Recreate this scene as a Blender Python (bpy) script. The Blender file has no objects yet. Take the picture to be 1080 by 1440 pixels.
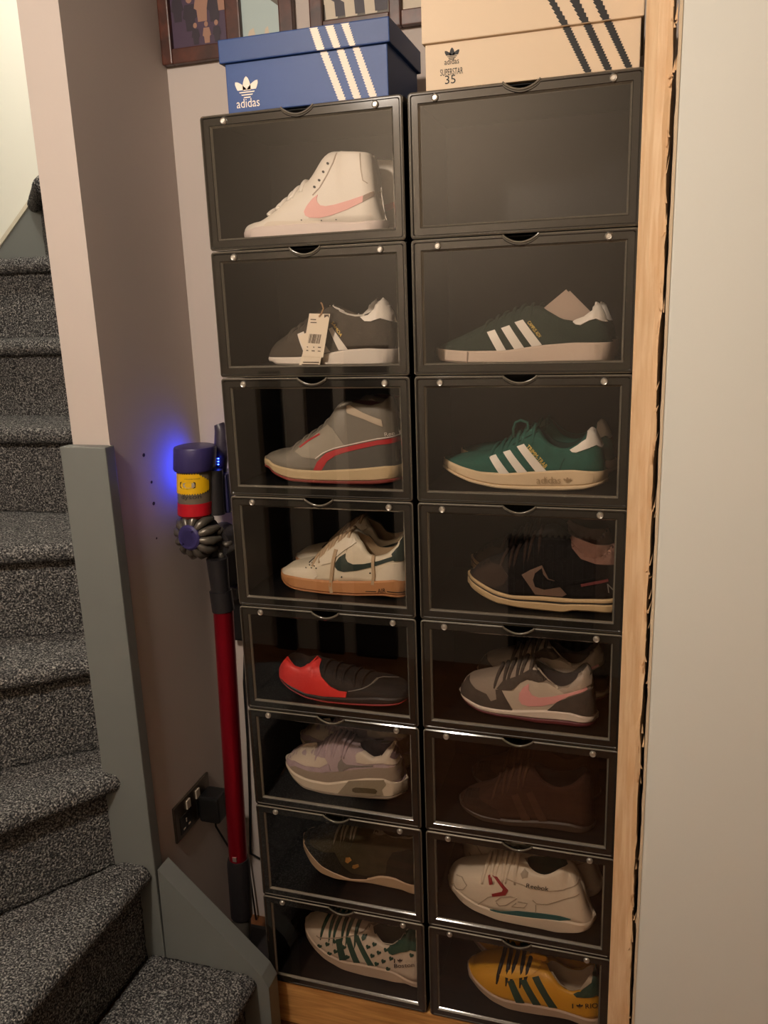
import bpy, bmesh, math, random
import numpy as np
from mathutils import Vector, Matrix, Euler, noise
from mathutils.geometry import delaunay_2d_cdt
random.seed(4)
sc = bpy.context.scene
COL = sc.collection

# ------------------------------------------------------------------ camera, world, light, exposure
FPX = 1150.452
CAM = Vector((0.73145, -1.37365, 1.44978))
ROT = Euler((1.326785, 0.034291, 0.291315))
cd = bpy.data.cameras.new('camera'); cam = bpy.data.objects.new('camera', cd); COL.objects.link(cam)
cam.location = CAM; cam.rotation_euler = ROT
cd.sensor_fit = 'VERTICAL'; cd.sensor_height = 36; cd.lens = FPX * 36 / 1440; cd.clip_start = 0.02
sc.camera = cam
w = bpy.data.worlds.new('world'); sc.world = w; w.use_nodes = True
w.node_tree.nodes['Background'].inputs[0].default_value = (1, .85, .68, 1)
w.node_tree.nodes['Background'].inputs[1].default_value = 0.006
sc.view_settings.view_transform = 'Standard'; sc.view_settings.look = 'None'
sc.view_settings.gamma = 1; sc.view_settings.use_curve_mapping = False
sc.view_settings.exposure = 0.0
HALL_LAMP = (-0.06, -1.28, 2.2); HALL_POWER = 62.0
STAIR_LAMP = (-0.85, 0.25, 2.75); STAIR_POWER = 24.0
def point_light(name, loc, power, color, radius):
    l = bpy.data.lights.new(name, 'POINT'); l.energy = power; l.color = color; l.shadow_soft_size = radius
    o = bpy.data.objects.new(name, l); COL.objects.link(o); o.location = loc
    return o
point_light('hall_light', HALL_LAMP, HALL_POWER, (1, .88, .76), .06)
point_light('stair_light', STAIR_LAMP, STAIR_POWER, (1, .97, .84), .07)
CYC = sc.cycles
CYC.max_bounces = 8; CYC.transparent_max_bounces = 16; CYC.caustics_reflective = False; CYC.caustics_refractive = False

# ------------------------------------------------------------------ pixel -> place
RM = ROT.to_matrix()
def ray(u, v): return RM @ Vector(((u - 540) / FPX, (720 - v) / FPX, -1))
def on(axis, val, u, v):
    d = ray(u, v); return CAM + d * ((val - CAM[axis]) / d[axis])

# ------------------------------------------------------------------ materials
MATS = {}
def srgb(r, g, b):
    f = lambda c: (c / 255 / 12.92) if c <= 10 else ((c / 255 + .055) / 1.055) ** 2.4
    return (f(r), f(g), f(b), 1)
def mat(name, col, rough=.6, metal=0, spec=.5, coat=0, bump=0, bscale=80, vary=0, vscale=12, emit=None):
    if name in MATS: return MATS[name]
    m = bpy.data.materials.new(name); m.use_nodes = True; nt = m.node_tree; p = nt.nodes['Principled BSDF']
    c = srgb(*col)
    p.inputs['Base Color'].default_value = c; p.inputs['Roughness'].default_value = rough
    p.inputs['Metallic'].default_value = metal; p.inputs['Specular IOR Level'].default_value = spec
    p.inputs['Coat Weight'].default_value = coat
    tc = nt.nodes.new('ShaderNodeTexCoord')
    if vary:
        n = nt.nodes.new('ShaderNodeTexNoise'); n.inputs['Scale'].default_value = vscale; n.inputs['Detail'].default_value = 5
        r = nt.nodes.new('ShaderNodeValToRGB')
        r.color_ramp.elements[0].position = .3; r.color_ramp.elements[1].position = .7
        r.color_ramp.elements[0].color = tuple(x * (1 - vary) for x in c[:3]) + (1,)
        r.color_ramp.elements[1].color = tuple(min(1, x * (1 + vary)) for x in c[:3]) + (1,)
        nt.links.new(tc.outputs['Object'], n.inputs['Vector']); nt.links.new(n.outputs['Fac'], r.inputs['Fac'])
        nt.links.new(r.outputs['Color'], p.inputs['Base Color'])
    if bump:
        n = nt.nodes.new('ShaderNodeTexNoise'); n.inputs['Scale'].default_value = bscale; n.inputs['Detail'].default_value = 4
        b = nt.nodes.new('ShaderNodeBump'); b.inputs['Strength'].default_value = bump; b.inputs['Distance'].default_value = .002
        nt.links.new(tc.outputs['Object'], n.inputs['Vector']); nt.links.new(n.outputs['Fac'], b.inputs['Height'])
        nt.links.new(b.outputs['Normal'], p.inputs['Normal'])
    if emit:
        p.inputs['Emission Color'].default_value = srgb(*emit[0]); p.inputs['Emission Strength'].default_value = emit[1]
    MATS[name] = m
    return m
def pane_mat(name, tint, r0):
    m = bpy.data.materials.new(name); m.use_nodes = True; nt = m.node_tree
    for n in list(nt.nodes): nt.nodes.remove(n)
    out = nt.nodes.new('ShaderNodeOutputMaterial'); mx = nt.nodes.new('ShaderNodeMixShader')
    tr = nt.nodes.new('ShaderNodeBsdfTransparent'); tr.inputs[0].default_value = tint
    gl = nt.nodes.new('ShaderNodeBsdfGlossy'); gl.inputs['Roughness'].default_value = .015
    lw = nt.nodes.new('ShaderNodeLayerWeight'); lw.inputs['Blend'].default_value = .5
    pw = nt.nodes.new('ShaderNodeMath'); pw.operation = 'POWER'; pw.inputs[1].default_value = 5
    ma = nt.nodes.new('ShaderNodeMath'); ma.operation = 'MULTIPLY_ADD'; ma.inputs[1].default_value = 1 - r0; ma.inputs[2].default_value = r0
    nt.links.new(lw.outputs['Facing'], pw.inputs[0]); nt.links.new(pw.outputs[0], ma.inputs[0])
    nt.links.new(ma.outputs[0], mx.inputs[0]); nt.links.new(tr.outputs[0], mx.inputs[1]); nt.links.new(gl.outputs[0], mx.inputs[2])
    nt.links.new(mx.outputs[0], out.inputs['Surface'])
    return m
def carpet_mat():
    m = mat('carpet', (92, 88, 84), .95, spec=.15)
    nt = m.node_tree; p = nt.nodes['Principled BSDF']; tc = nt.nodes.new('ShaderNodeTexCoord')
    n = nt.nodes.new('ShaderNodeTexNoise'); n.inputs['Scale'].default_value = 260; n.inputs['Detail'].default_value = 3
    r = nt.nodes.new('ShaderNodeValToRGB'); e = r.color_ramp.elements
    e[0].position = .36; e[0].color = srgb(42, 42, 44); e[1].position = .68; e[1].color = srgb(172, 169, 165)
    x = e.new(.5); x.color = srgb(84, 83, 83)
    v = nt.nodes.new('ShaderNodeTexVoronoi'); v.inputs['Scale'].default_value = 300
    b = nt.nodes.new('ShaderNodeBump'); b.inputs['Strength'].default_value = .9; b.inputs['Distance'].default_value = .004; b.invert = True
    nt.links.new(tc.outputs['Object'], n.inputs['Vector']); nt.links.new(n.outputs['Fac'], r.inputs['Fac'])
    nt.links.new(r.outputs['Color'], p.inputs['Base Color'])
    nt.links.new(tc.outputs['Object'], v.inputs['Vector']); nt.links.new(v.outputs['Distance'], b.inputs['Height'])
    nt.links.new(b.outputs['Normal'], p.inputs['Normal'])
    return m
def wood_mat(name, c0, c1, scale, stretch, rough=.6):
    m = bpy.data.materials.new(name); m.use_nodes = True; nt = m.node_tree; p = nt.nodes['Principled BSDF']
    tc = nt.nodes.new('ShaderNodeTexCoord'); mp = nt.nodes.new('ShaderNodeMapping'); mp.inputs['Scale'].default_value = stretch
    n = nt.nodes.new('ShaderNodeTexNoise'); n.inputs['Scale'].default_value = scale; n.inputs['Detail'].default_value = 6; n.inputs['Distortion'].default_value = .6
    r = nt.nodes.new('ShaderNodeValToRGB'); r.color_ramp.elements[0].position = .32; r.color_ramp.elements[1].position = .68
    r.color_ramp.elements[0].color = srgb(*c0); r.color_ramp.elements[1].color = srgb(*c1)
    b = nt.nodes.new('ShaderNodeBump'); b.inputs['Strength'].default_value = .25; b.inputs['Distance'].default_value = .002
    nt.links.new(tc.outputs['Object'], mp.inputs[0]); nt.links.new(mp.outputs[0], n.inputs['Vector']); nt.links.new(n.outputs['Fac'], r.inputs['Fac'])
    nt.links.new(r.outputs['Color'], p.inputs['Base Color']); nt.links.new(n.outputs['Fac'], b.inputs['Height']); nt.links.new(b.outputs['Normal'], p.inputs['Normal'])
    p.inputs['Roughness'].default_value = rough
    return m
M_hall = mat('hall_paint', (204, 188, 168), .85)
M_wall = mat('wall_paint', (192, 180, 172), .85, bump=.08, bscale=140)
M_white = mat('white_wall_paint', (235, 234, 224), .85, bump=.08, bscale=140)
M_dry = mat('plasterboard', (236, 235, 226), .85, bump=.06, bscale=120)
M_ceil = mat('ceiling_paint', (196, 190, 182), .9)
M_grey = mat('grey_gloss_paint', (112, 115, 112), .45, bump=.05, bscale=60)
M_cream = mat('cream_paint', (214, 206, 186), .5)
M_carpet = carpet_mat()
M_pine = wood_mat('pine', (222, 180, 134), (240, 208, 168), 14, (9, 9, .7))
M_pine_h = wood_mat('pine_beam', (176, 124, 66), (216, 164, 98), 14, (.7, 9, 9))
M_floor = wood_mat('floor_boards', (88, 50, 26), (126, 78, 42), 8, (.6, 6, 6), .4)
M_frame = wood_mat('frame_wood', (52, 26, 18), (86, 44, 30), 10, (3, 3, 3), .4)
M_body = mat('black_plastic', (9, 8, 8), .55, spec=.25)
M_door = mat('smoked_plastic', (30, 27, 23), .12, coat=1)
M_lip_glint = mat('smoked_lip_glint', (100, 93, 82), .12, coat=1)  # edge highlights of the smoked plastic put into a paler colour
M_pane = pane_mat('smoked_pane', (.98, .96, .93, 1), .09)
M_steel = mat('steel', (206, 200, 190), .35, metal=.8)
M_black = mat('black_rubber', (18, 18, 19), .45)
M_ink = mat('black_ink', (16, 15, 15), .6)

# ------------------------------------------------------------------ mesh helpers
def props(o, label=None, cat=None, group=None, kind=None):
    if label: o['label'] = label
    if cat: o['category'] = cat
    if group: o['group'] = group
    if kind: o['kind'] = kind
    return o
def empty(name, loc, label=None, cat=None, group=None, kind=None, parent=None):
    o = bpy.data.objects.new(name, None); COL.objects.link(o); o.location = loc; o.empty_display_size = .05
    if parent: o.parent = parent
    return props(o, label, cat, group, kind)
def wloc(o):
    v = Vector(o.location)
    while o.parent: o = o.parent; v += Vector(o.location)
    return v
def mesh_obj(name, me, parent=None):
    o = bpy.data.objects.new(name, me); COL.objects.link(o)
    if parent: o.parent = parent
    return o
def mk(name, verts, faces, m, parent=None, smooth=False, sharp=None):
    """one mesh object; verts in world space"""
    off = wloc(parent) if parent else Vector((0, 0, 0))
    if not parent:
        a = np.array([tuple(v) for v in verts]); off = Vector(((a[:, 0].min() + a[:, 0].max()) / 2, (a[:, 1].min() + a[:, 1].max()) / 2, a[:, 2].min()))
    me = bpy.data.meshes.new(name)
    me.from_pydata([tuple(Vector(v) - off) for v in verts], [], faces)
    bm = bmesh.new(); bm.from_mesh(me)
    bmesh.ops.recalc_face_normals(bm, faces=bm.faces); bm.to_mesh(me); bm.free()
    me.materials.append(m)
    if smooth:
        me.polygons.foreach_set('use_smooth', [True] * len(me.polygons))
        if sharp is not None: me.set_sharp_from_angle(angle=math.radians(sharp))
    o = mesh_obj(name, me, parent)
    if not parent: o.location = off
    return o
class MB:
    def __init__(s): s.v = []; s.f = []
    def add(s, v, f):
        n = len(s.v); s.v += [Vector(x) for x in v]; s.f += [tuple(i + n for i in q) for q in f]; return s
    def box(s, a, b):
        x0, y0, z0 = a; x1, y1, z1 = b
        return s.add([(x0, y0, z0), (x1, y0, z0), (x1, y1, z0), (x0, y1, z0), (x0, y0, z1), (x1, y0, z1), (x1, y1, z1), (x0, y1, z1)],
                     [(0, 3, 2, 1), (4, 5, 6, 7), (0, 1, 5, 4), (1, 2, 6, 5), (2, 3, 7, 6), (3, 0, 4, 7)])
    def bbox(s, a, b, r=.003):
        """box with chamfered edges"""
        bm = bmesh.new(); bmesh.ops.create_cube(bm, size=1)
        for v in bm.verts: v.co = Vector([(a[i] + b[i]) / 2 + v.co[i] * (b[i] - a[i]) for i in range(3)])
        bmesh.ops.bevel(bm, geom=bm.edges[:], offset=r, segments=2, affect='EDGES', profile=.6)
        return s.bm(bm)
    def bm(s, bm):
        bm.verts.index_update(); s.add([v.co.copy() for v in bm.verts], [[v.index for v in f.verts] for f in bm.faces]); bm.free(); return s
    def tube(s, pts, r, n=10, caps=True):
        pts = [Vector(p) for p in pts]; rs = r if isinstance(r, (list, tuple)) else [r] * len(pts)
        b = len(s.v); up = None
        for i, p in enumerate(pts):
            d = (pts[min(i + 1, len(pts) - 1)] - pts[max(i - 1, 0)]).normalized()
            if up is None: up = d.orthogonal().normalized()
            else: up = (up - d * up.dot(d)).normalized()
            sd = d.cross(up)
            for k in range(n):
                a = 2 * math.pi * k / n; s.v.append(p + (up * math.cos(a) + sd * math.sin(a)) * rs[i])
        for i in range(len(pts) - 1):
            for k in range(n):
                k2 = (k + 1) % n; s.f.append((b + i * n + k, b + i * n + k2, b + (i + 1) * n + k2, b + (i + 1) * n + k))
        if caps:
            s.f.append(tuple(b + k for k in range(n))[::-1]); e = b + (len(pts) - 1) * n; s.f.append(tuple(e + k for k in range(n)))
        return s
    def prism(s, poly, a, b):
        """poly: points at one end (3D), extruded by vector b-a"""
        n = len(poly); off = Vector(b) - Vector(a)
        P = [Vector(p) for p in poly]
        return s.add(P + [p + off for p in P], [tuple(range(n))[::-1], tuple(range(n, 2 * n))] + [(i, (i + 1) % n, n + (i + 1) % n, n + i) for i in range(n)])
    def build(s, name, m, parent=None, smooth=False, sharp=None): return mk(name, s.v, s.f, m, parent, smooth, sharp)
def fill2d(poly, step=None, holes=()):
    """triangulate a 2D polygon, with inner grid points when step is given"""
    P = [Vector(p) for p in poly]
    if step:
        Q = []
        for i, p in enumerate(P):
            q = P[(i + 1) % len(P)]; n = max(1, int(math.ceil((q - p).length / step)))
            Q += [p.lerp(q, k / n) for k in range(n)]
        P = Q
    nb = len(P)
    edges = [(i, (i + 1) % nb) for i in range(nb)]
    V = list(P)
    if step:
        xs = [p.x for p in P]; ys = [p.y for p in P]
        def inside(x, y):
            c = False; j = nb - 1
            for i in range(nb):
                if (P[i].y > y) != (P[j].y > y) and x < (P[j].x - P[i].x) * (y - P[i].y) / (P[j].y - P[i].y) + P[i].x: c = not c
                j = i
            return c
        A = np.array([(p.x, p.y) for p in P])
        for gx in np.arange(min(xs) + step / 2, max(xs), step):
            for gy in np.arange(min(ys) + step / 2, max(ys), step):
                if inside(gx, gy) and np.min((A[:, 0] - gx) ** 2 + (A[:, 1] - gy) ** 2) > (step * .45) ** 2: V.append(Vector((gx, gy)))
    r = delaunay_2d_cdt(V, edges, [list(range(nb))], 1, 1e-7)
    return r[0], r[2]
def plate(mb, poly, fn, th):
    """solid flat plate: poly 2D, fn(p, h) -> 3D point at height h above the surface"""
    v, f = fill2d(poly)
    n = len(v); top = [fn(p, th) for p in v]; bot = [fn(p, 0) for p in v]
    ed = {}
    for t in f:
        for a, b in zip(t, list(t[1:]) + [t[0]]): ed[(a, b)] = 1
    fs = [tuple(t) for t in f] + [tuple(i + n for i in reversed(t)) for t in f]
    fs += [(a, b, b + n, a + n) for (a, b) in ed if (b, a) not in ed]
    return mb.add(top + bot, fs)
_tc = {}
def text2d(body):
    """flat lettering as (verts, faces, width, height) with height scaled to 1"""
    if body in _tc: return _tc[body]
    cu = bpy.data.curves.new('lettering', 'FONT'); cu.body = body; cu.resolution_u = 3
    o = bpy.data.objects.new('lettering', cu); COL.objects.link(o)
    bpy.context.view_layer.update()
    me = o.evaluated_get(bpy.context.evaluated_depsgraph_get()).to_mesh()
    v = [(p.co.x, p.co.y) for p in me.vertices]; f = [tuple(p.vertices) for p in me.polygons]
    o.evaluated_get(bpy.context.evaluated_depsgraph_get()).to_mesh_clear()
    bpy.data.objects.remove(o); bpy.data.curves.remove(cu)
    x0 = min(a for a, b in v); x1 = max(a for a, b in v); y0 = min(b for a, b in v); y1 = max(b for a, b in v)
    v = [((a - x0) / (x1 - x0), (b - y0) / (y1 - y0)) for a, b in v]
    _tc[body] = (v, f); return _tc[body]
def trefoil():
    """three leaves over three bars, in the unit square"""
    polys = []
    def leaf(tip, base, wid, cut=.40):
        t = Vector(tip); b = Vector(base); d = b - t; n = Vector((-d.y, d.x)).normalized()
        L = []; R = []
        for k in range(13):
            s = k / 12; wv = wid * math.sin(math.pi * min(1, .06 + s * .84)) ** .9 if s > 0 else 0
            L.append(t + d * s + n * wv); R.append(t + d * s - n * wv)
        pts = L + R[::-1][:-1] if False else L + R[:0:-1]
        out = []
        for i, p in enumerate(pts):                       # clip above y = cut
            q = pts[(i + 1) % len(pts)]
            if p.y >= cut: out.append(p)
            if (p.y >= cut) != (q.y >= cut):
                s = (cut - p.y) / (q.y - p.y); out.append(p.lerp(q, s))
        return out
    polys.append(leaf((.5, 1.0), (.5, .10), .17, .41))
    polys.append(leaf((.02, .80), (.55, .12), .165, .44))
    polys.append(leaf((.98, .80), (.45, .12), .165, .44))
    for y0, y1, a0, a1 in ((.32, .37, .16, .19), (.21, .26, .24, .28), (.10, .15, .34, .38)):
        polys.append([Vector((a1, y0)), Vector((1 - a1, y0)), Vector((1 - a0, y1)), Vector((a0, y1))])
    return polys
# ------------------------------------------------------------------ the setting
FZ = -0.11; BACK = .295; PX0, PX1 = -.305, -.222; PEND = -.045; CEIL = 2.4; WF = .95
def struct(name, mb, m): return props(mb.build(name, m), kind='structure')
struct('floor', MB().box((-1.4, -1.97, FZ - .05), (3.6, 1.0, FZ)), M_floor)
struct('wall_back', MB().box((PX1, BACK, FZ), (3.6, BACK + .1, CEIL)), M_wall)
part = struct('wall_partition', MB().box((PX0, PEND, FZ), (PX1, WF, 3.2)), M_wall)
struct('wall_stairwell', MB().box((-1.4, WF, FZ), (PX1, WF + .1, 3.2)), M_white)
struct('wall_left', MB().box((-1.5, -1.97, FZ), (-1.4, WF + .1, 3.2)), mat('stair_side_paint', (138, 130, 120), .85))
struct('wall_front', MB().box((-1.4, -2.07, FZ), (3.6, -1.97, CEIL)), M_hall)
struct('wall_far_right', MB().box((3.6, -2.07, FZ), (3.7, BACK + .1, CEIL)), mat('end_wall_paint', (138, 130, 120), .85))
struct('ceiling', MB().add([(-1.4, -2.07, CEIL), (3.7, -2.07, CEIL), (3.7, .4, CEIL), (PX1, .4, CEIL), (PX1, PEND, CEIL), (-1.4, PEND, CEIL)], [(0, 1, 2, 3, 4, 5)])
       .add([(-1.4, -2.07, CEIL + .05), (3.7, -2.07, CEIL + .05), (3.7, .4, CEIL + .05), (PX1, .4, CEIL + .05), (PX1, PEND, CEIL + .05), (-1.4, PEND, CEIL + .05)], [(5, 4, 3, 2, 1, 0)]), M_ceil)
struct('ceiling_stairwell', MB().box((-1.4, PEND, 3.2), (PX1, WF + .1, 3.25)), M_ceil)
# plasterboard partition on the right with its raw stud edge
DX = .7735
struct('wall_right', MB().bbox((DX, -.082, FZ), (3.6, -.067, CEIL), .0015), M_dry)
def stud():
    root = empty('trim_1', (.75, -.035, FZ), kind='structure')
    mb = MB(); n = 120; z0, z1 = FZ, CEIL; front = -.068; back = -.008
    vs = []; cols = [(.7285, 0), (.7285, 1), (.733, 1), (.745, 1), (.757, 1), (.765, 1), (.7695, .3)]
    for i in range(n + 1):
        z = z0 + (z1 - z0) * i / n
        for k, (x, fr) in enumerate(cols):
            rough = 0; dx = 0
            if k >= 4:
                q = noise.noise(Vector((k * 3.1, 0, z * 9))); rough = .003 * q - .001
                dx = .0035 * noise.noise(Vector((k * 1.7, 5, z * 14))) + .002 * noise.noise(Vector((k, 9, z * 45)))
            y = (front if fr == 1 else (back if fr == 0 else front + .03)) + rough
            vs.append((x + dx, y, z))
    m = len(cols); fs = []
    for i in range(n):
        for k in range(m - 1): fs.append((i * m + k, i * m + k + 1, (i + 1) * m + k + 1, (i + 1) * m + k))
        fs.append((i * m + m - 1, i * m, (i + 1) * m, (i + 1) * m + m - 1))
    fs.append(tuple(range(m))[::-1]); fs.append(tuple(n * m + k for k in range(m)))
    mk('timber_stud', vs, fs, M_pine, root)
    mb = MB(); rnd = random.Random(9)
    for i in range(110):
        z = FZ + .05 + rnd.random() * 2.2; x = .760 + rnd.random() * .010; l = .005 + rnd.random() * .022; t = .0005 + rnd.random() * .0014
        y = -.069 - rnd.random() * .004; dx = rnd.uniform(-.004, .006); q = rnd.uniform(-.006, .002)
        mb.add([(x - t, y, z), (x + t, y, z), (x, y + .004, z), (x + dx, y + q, z + l)], [(0, 1, 3), (1, 2, 3), (2, 0, 3), (0, 2, 1)])
    props(mb.build('wood_splinters', mat('pale_splinter', (226, 190, 148), .8), root), kind='stuff')
    mb = MB(); vs = []; n = 160
    for i in range(n + 1):
        z = FZ + (CEIL - FZ) * i / n; e = .0015 * noise.noise(Vector((2, 7, z * 30)))
        vs += [(.7715 + e, -.0835, z), (.7755, -.0835, z), (.7755, -.079, z), (.7715 + e, -.072, z)]
    fs = []
    for i in range(n):
        for k in range(4): fs.append((i * 4 + k, i * 4 + (k + 1) % 4, i * 4 + 4 + (k + 1) % 4, i * 4 + 4 + k))
    mk('torn_paper_edge', vs, fs, mat('board_paper', (222, 200, 170), .9), root)
stud()
# grey newel board on the partition end, grey stringer beside the lowest steps
NB = empty('trim_2', (-.26, -.06, FZ), kind='structure')
MB().bbox((-.313, -.075, FZ), (-.212, PEND - .0005, 1.215), .0025).build('newel_board', M_grey, NB)
MB().prism([(-.212, -.075, FZ), (-.205, -.075, .302), (.022, -.075, .082), (.036, -.075, .055), (.036, -.075, FZ)], (0, 0, 0), (0, .043, 0)).build('stringer_board', M_grey, NB)
FS = empty('trim_3', (-1.1, WF, 1.0), kind='structure')
q = [on(1, WF - .022, *p) for p in ((-40, 378), (0, 340), (55, 262), (75, 234))]
mb = MB(); mb.prism([(p.x, WF - .022, p.z - .01) for p in q] + [(q[-1].x, WF - .022, 1.2), (q[0].x, WF - .022, 1.2)], (0, 0, 0), (0, .02, 0)); mb.build('skirting_board', M_grey, FS)
mb = MB(); mb.prism([(p.x, WF - .028, p.z) for p in q] + [(p.x, WF - .028, p.z - .016) for p in q[::-1]], (0, 0, 0), (0, .027, 0)); mb.build('moulding', M_cream, FS)
# stairs: every carpeted step is a piece of the staircase
ST = empty('staircase', (-.5, -.3, FZ), kind='structure')
NOS = [(.08, (.008, -.077), (.008, -1.0)), (.305, (-.222, -.077), (-.24, -1.0)), (.52, (-.266, -.068), (-.79, -.82)),
       (.742, (-.316, .034), (-1.12, -.607)), (.96, (-.316, .18), (-1.22, -.22)), (1.185, (-.316, .37), (-1.3, .33)),
       (1.40, (-.316, .58), (-1.35, .56)), (1.632, (-.316, .76), (-1.38, .70)), (1.632, (-.316, .93), (-1.38, .93))]
def step(i):
    z, R, L = NOS[i]; R2, L2 = NOS[i + 1][1], NOS[i + 1][2]; zl = NOS[i - 1][0] if i else FZ
    R = Vector(R + (0,)); L = Vector(L + (0,)); R2 = Vector(R2 + (0,)); L2 = Vector(L2 + (0,))
    nt = max(30, int((L - R).length / .0085)); vs = []; prof = []
    n = (L - R).normalized(); bk = Vector((-n.y, n.x, 0))
    if bk.dot((R2 + L2 - R - L)) < 0: bk = -bk
    r = .022
    npf = None
    for a in range(nt + 1):
        t = a / nt; N = R.lerp(L, t); B = R2.lerp(L2, t); d = B - N
        pr = []
        dl = d.length; dn = d / dl; m = max(8, 22)
        for k in range(m): s = 1 - k / (m - 1); pr.append((N + dn * (r + (dl + .02 - r) * s), z))
        for k in range(1, 12):
            an = math.pi * 1.25 * k / 11; pr.append((N + dn.lerp(bk, min(1, k / 3)) * (r - r * math.sin(an)), z - r + r * math.cos(an)))
        zb = pr[-1][1]; pb = N + bk * (r + r * .35 + .004)
        for k in range(1, 19): pr.append((pr[m + 10][0].lerp(pb, min(1, k / 4)), zb + (zl - .012 - zb) * k / 18))
        npf = len(pr)
        for p, zz in pr:
            v = Vector((p.x, p.y, zz)); q = noise.noise_vector(v * 55) * .0022 + noise.noise_vector(v * 160) * .0024
            vs.append(v + q)
    fs = []
    for a in range(nt):
        for k in range(npf - 1): fs.append((a * npf + k, a * npf + k + 1, (a + 1) * npf + k + 1, (a + 1) * npf + k))
    nv = len(vs)                                       # close the back so the step is solid
    for a in range(nt + 1): vs.append(Vector((vs[a * npf].x, vs[a * npf].y, zl - .012)))
    for a in range(nt):
        fs.append((a * npf, (a + 1) * npf, nv + a + 1, nv + a)); fs.append((nv + a, nv + a + 1, (a + 1) * npf + npf - 1, a * npf + npf - 1))
    fs.append(tuple(range(npf)) + (nv,)); fs.append(tuple(nt * npf + k for k in range(npf)) + (nv + nt,))
    mk('stair_step', vs, fs, M_carpet, ST, True)
for i in range(8): step(i)
NOS = [(1.632, 0, 0), (1.825, (-1.118, .925), (-.83, .60)), (1.825, (-.45, .925), (-.45, .64))]
step(1)
# ------------------------------------------------------------------ shoe boxes
BW, BH, BD = .361, .22268, .28
GAPX = .0085
def door_loop():
    o = []; w, h = BW, BH - .0018; r = .006
    def arc(cx, cz, a0, a1, n=5):
        return [(cx + r * math.cos(math.radians(a0 + (a1 - a0) * k / n)), cz + r * math.sin(math.radians(a0 + (a1 - a0) * k / n))) for k in range(n + 1)]
    o += arc(r, r, 180, 270) + arc(w - r, r, 270, 360) + arc(w - r, h - r, 0, 90)
    nw = .029
    for k in range(17):                                # finger notch in the top edge
        s = k / 16; x = w / 2 + nw - 2 * nw * s; o.append((x, h - .0125 * math.sin(math.pi * s) ** .8))
    o += arc(r, h - r, 90, 180)
    return o
def inset(loop, d):
    out = []; n = len(loop)
    for i in range(n):
        a = Vector(loop[i - 1]); b = Vector(loop[(i + 1) % n]); t = (b - a).normalized(); out.append((loop[i][0] - t.y * d, loop[i][1] + t.x * d))
    return out
def box_meshes():
    w, h = BW, BH - .0018
    O = door_loop(); O1 = inset(O, .0022); n = len(O); fr = .0195
    def clampl(L, m): return [(min(max(x, m), w - m), min(max(z, m), h - m)) for x, z in L]
    I0 = clampl(O1, fr - .0032); I1 = clampl(O1, fr - .0024); I2 = clampl(O1, fr + .0006)
    rings = [[(x, .007, z) for x, z in O], [(x, .0018, z) for x, z in O], [(x, 0, z) for x, z in O1],
             [(x + (w / 2 - x) * .012, 0, z + (h / 2 - z) * .018) for x, z in O1], [(x + (w / 2 - x) * .022, .0012, z + (h / 2 - z) * .03) for x, z in O1],
             [(x, .0012, z) for x, z in I0], [(x, .002, z) for x, z in I1], [(x, .0062, z) for x, z in I2], [(x, .007, z) for x, z in I2]]
    V = [p for r in rings for p in r]; F = []
    for k in range(len(rings)):
        k2 = (k + 1) % len(rings)
        for i in range(n): j = (i + 1) % n; F.append((k * n + i, k * n + j, k2 * n + j, k2 * n + i))
    door = MB().add(V, F); edge = {k * n + i for k in (1, 6) for i in range(n)}
    pane = MB().add([(fr, .0052, fr), (w - fr, .0052, fr), (w - fr, .0052, h - fr), (fr, .0052, h - fr)], [(0, 1, 2, 3)])
    body = MB(); t = .0025; y0 = .0082; e = .0006
    body.box((e, y0, e), (t, BD, h - e)); body.box((w - t, y0, e), (w - e, BD, h - e))
    body.box((t, y0, e), (w - t, BD, .0135)); body.box((t, y0 + .008, h - t), (w - t, BD, h - e)); body.box((t, BD - t, t), (w - t, BD, h - t))
    f2 = .014
    for a, b in (((t, y0, t), (f2, y0 + .002, h - t)), ((w - f2, y0, t), (w - t, y0 + .002, h - t)), ((f2, y0, t), (w - f2, y0 + .002, f2)), ((f2, y0, h - f2), (w / 2 - .03, y0 + .002, h - t)), ((w / 2 + .03, y0, h - f2), (w - f2, y0 + .002, h - t))):
        body.box(a, b)
    lip = MB(); pts = [(p[0], .0005, p[1]) for p in O if abs(p[0] - w / 2) < .0292 and p[1] > h - .02]
    lip.tube(pts, .0019, 8)
    mag = MB(); a = MB()
    prof = [(.0001, -.0024), (.0028, -.0024), (.0033, -.0012), (.0046, -.0018), (.0058, -.0004), (.006, .0015)]
    m = 16; vs = []; fs = []
    for r_, y in prof:
        for k in range(m): vs.append((r_ * math.cos(2 * math.pi * k / m), y, r_ * math.sin(2 * math.pi * k / m)))
    for i in range(len(prof) - 1):
        for k in range(m): fs.append((i * m + k, i * m + (k + 1) % m, (i + 1) * m + (k + 1) % m, (i + 1) * m + k))
    fs.append(tuple(range(m))); mag.add(vs, fs)
    out = {}
    for nm, b, m_, sm in (('body', body, M_body, None), ('door', door, M_door, 28), ('pane', pane, M_pane, None), ('finger_pull', lip, M_lip_glint, 60), ('magnet_stud', mag, M_steel, 40)):
        o = mk(nm, b.v, b.f, m_, empty_root, sm is not None, sm); out[nm] = o.data; bpy.data.objects.remove(o)
        if nm == 'door':                               # edge highlights painted as paler plastic: outer bevel and inner slope
            out[nm].materials.append(M_lip_glint); edges = {tuple(sorted(b.f[q])) for q in edge}
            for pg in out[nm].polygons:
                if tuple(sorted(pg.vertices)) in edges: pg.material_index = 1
    return out
empty_root = bpy.data.objects.new('tmp', None)
BM = box_meshes()
ORD = ['bottom', 'second', 'third', 'fourth', 'fifth', 'sixth', 'seventh', 'top']
HOLD = {}
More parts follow.
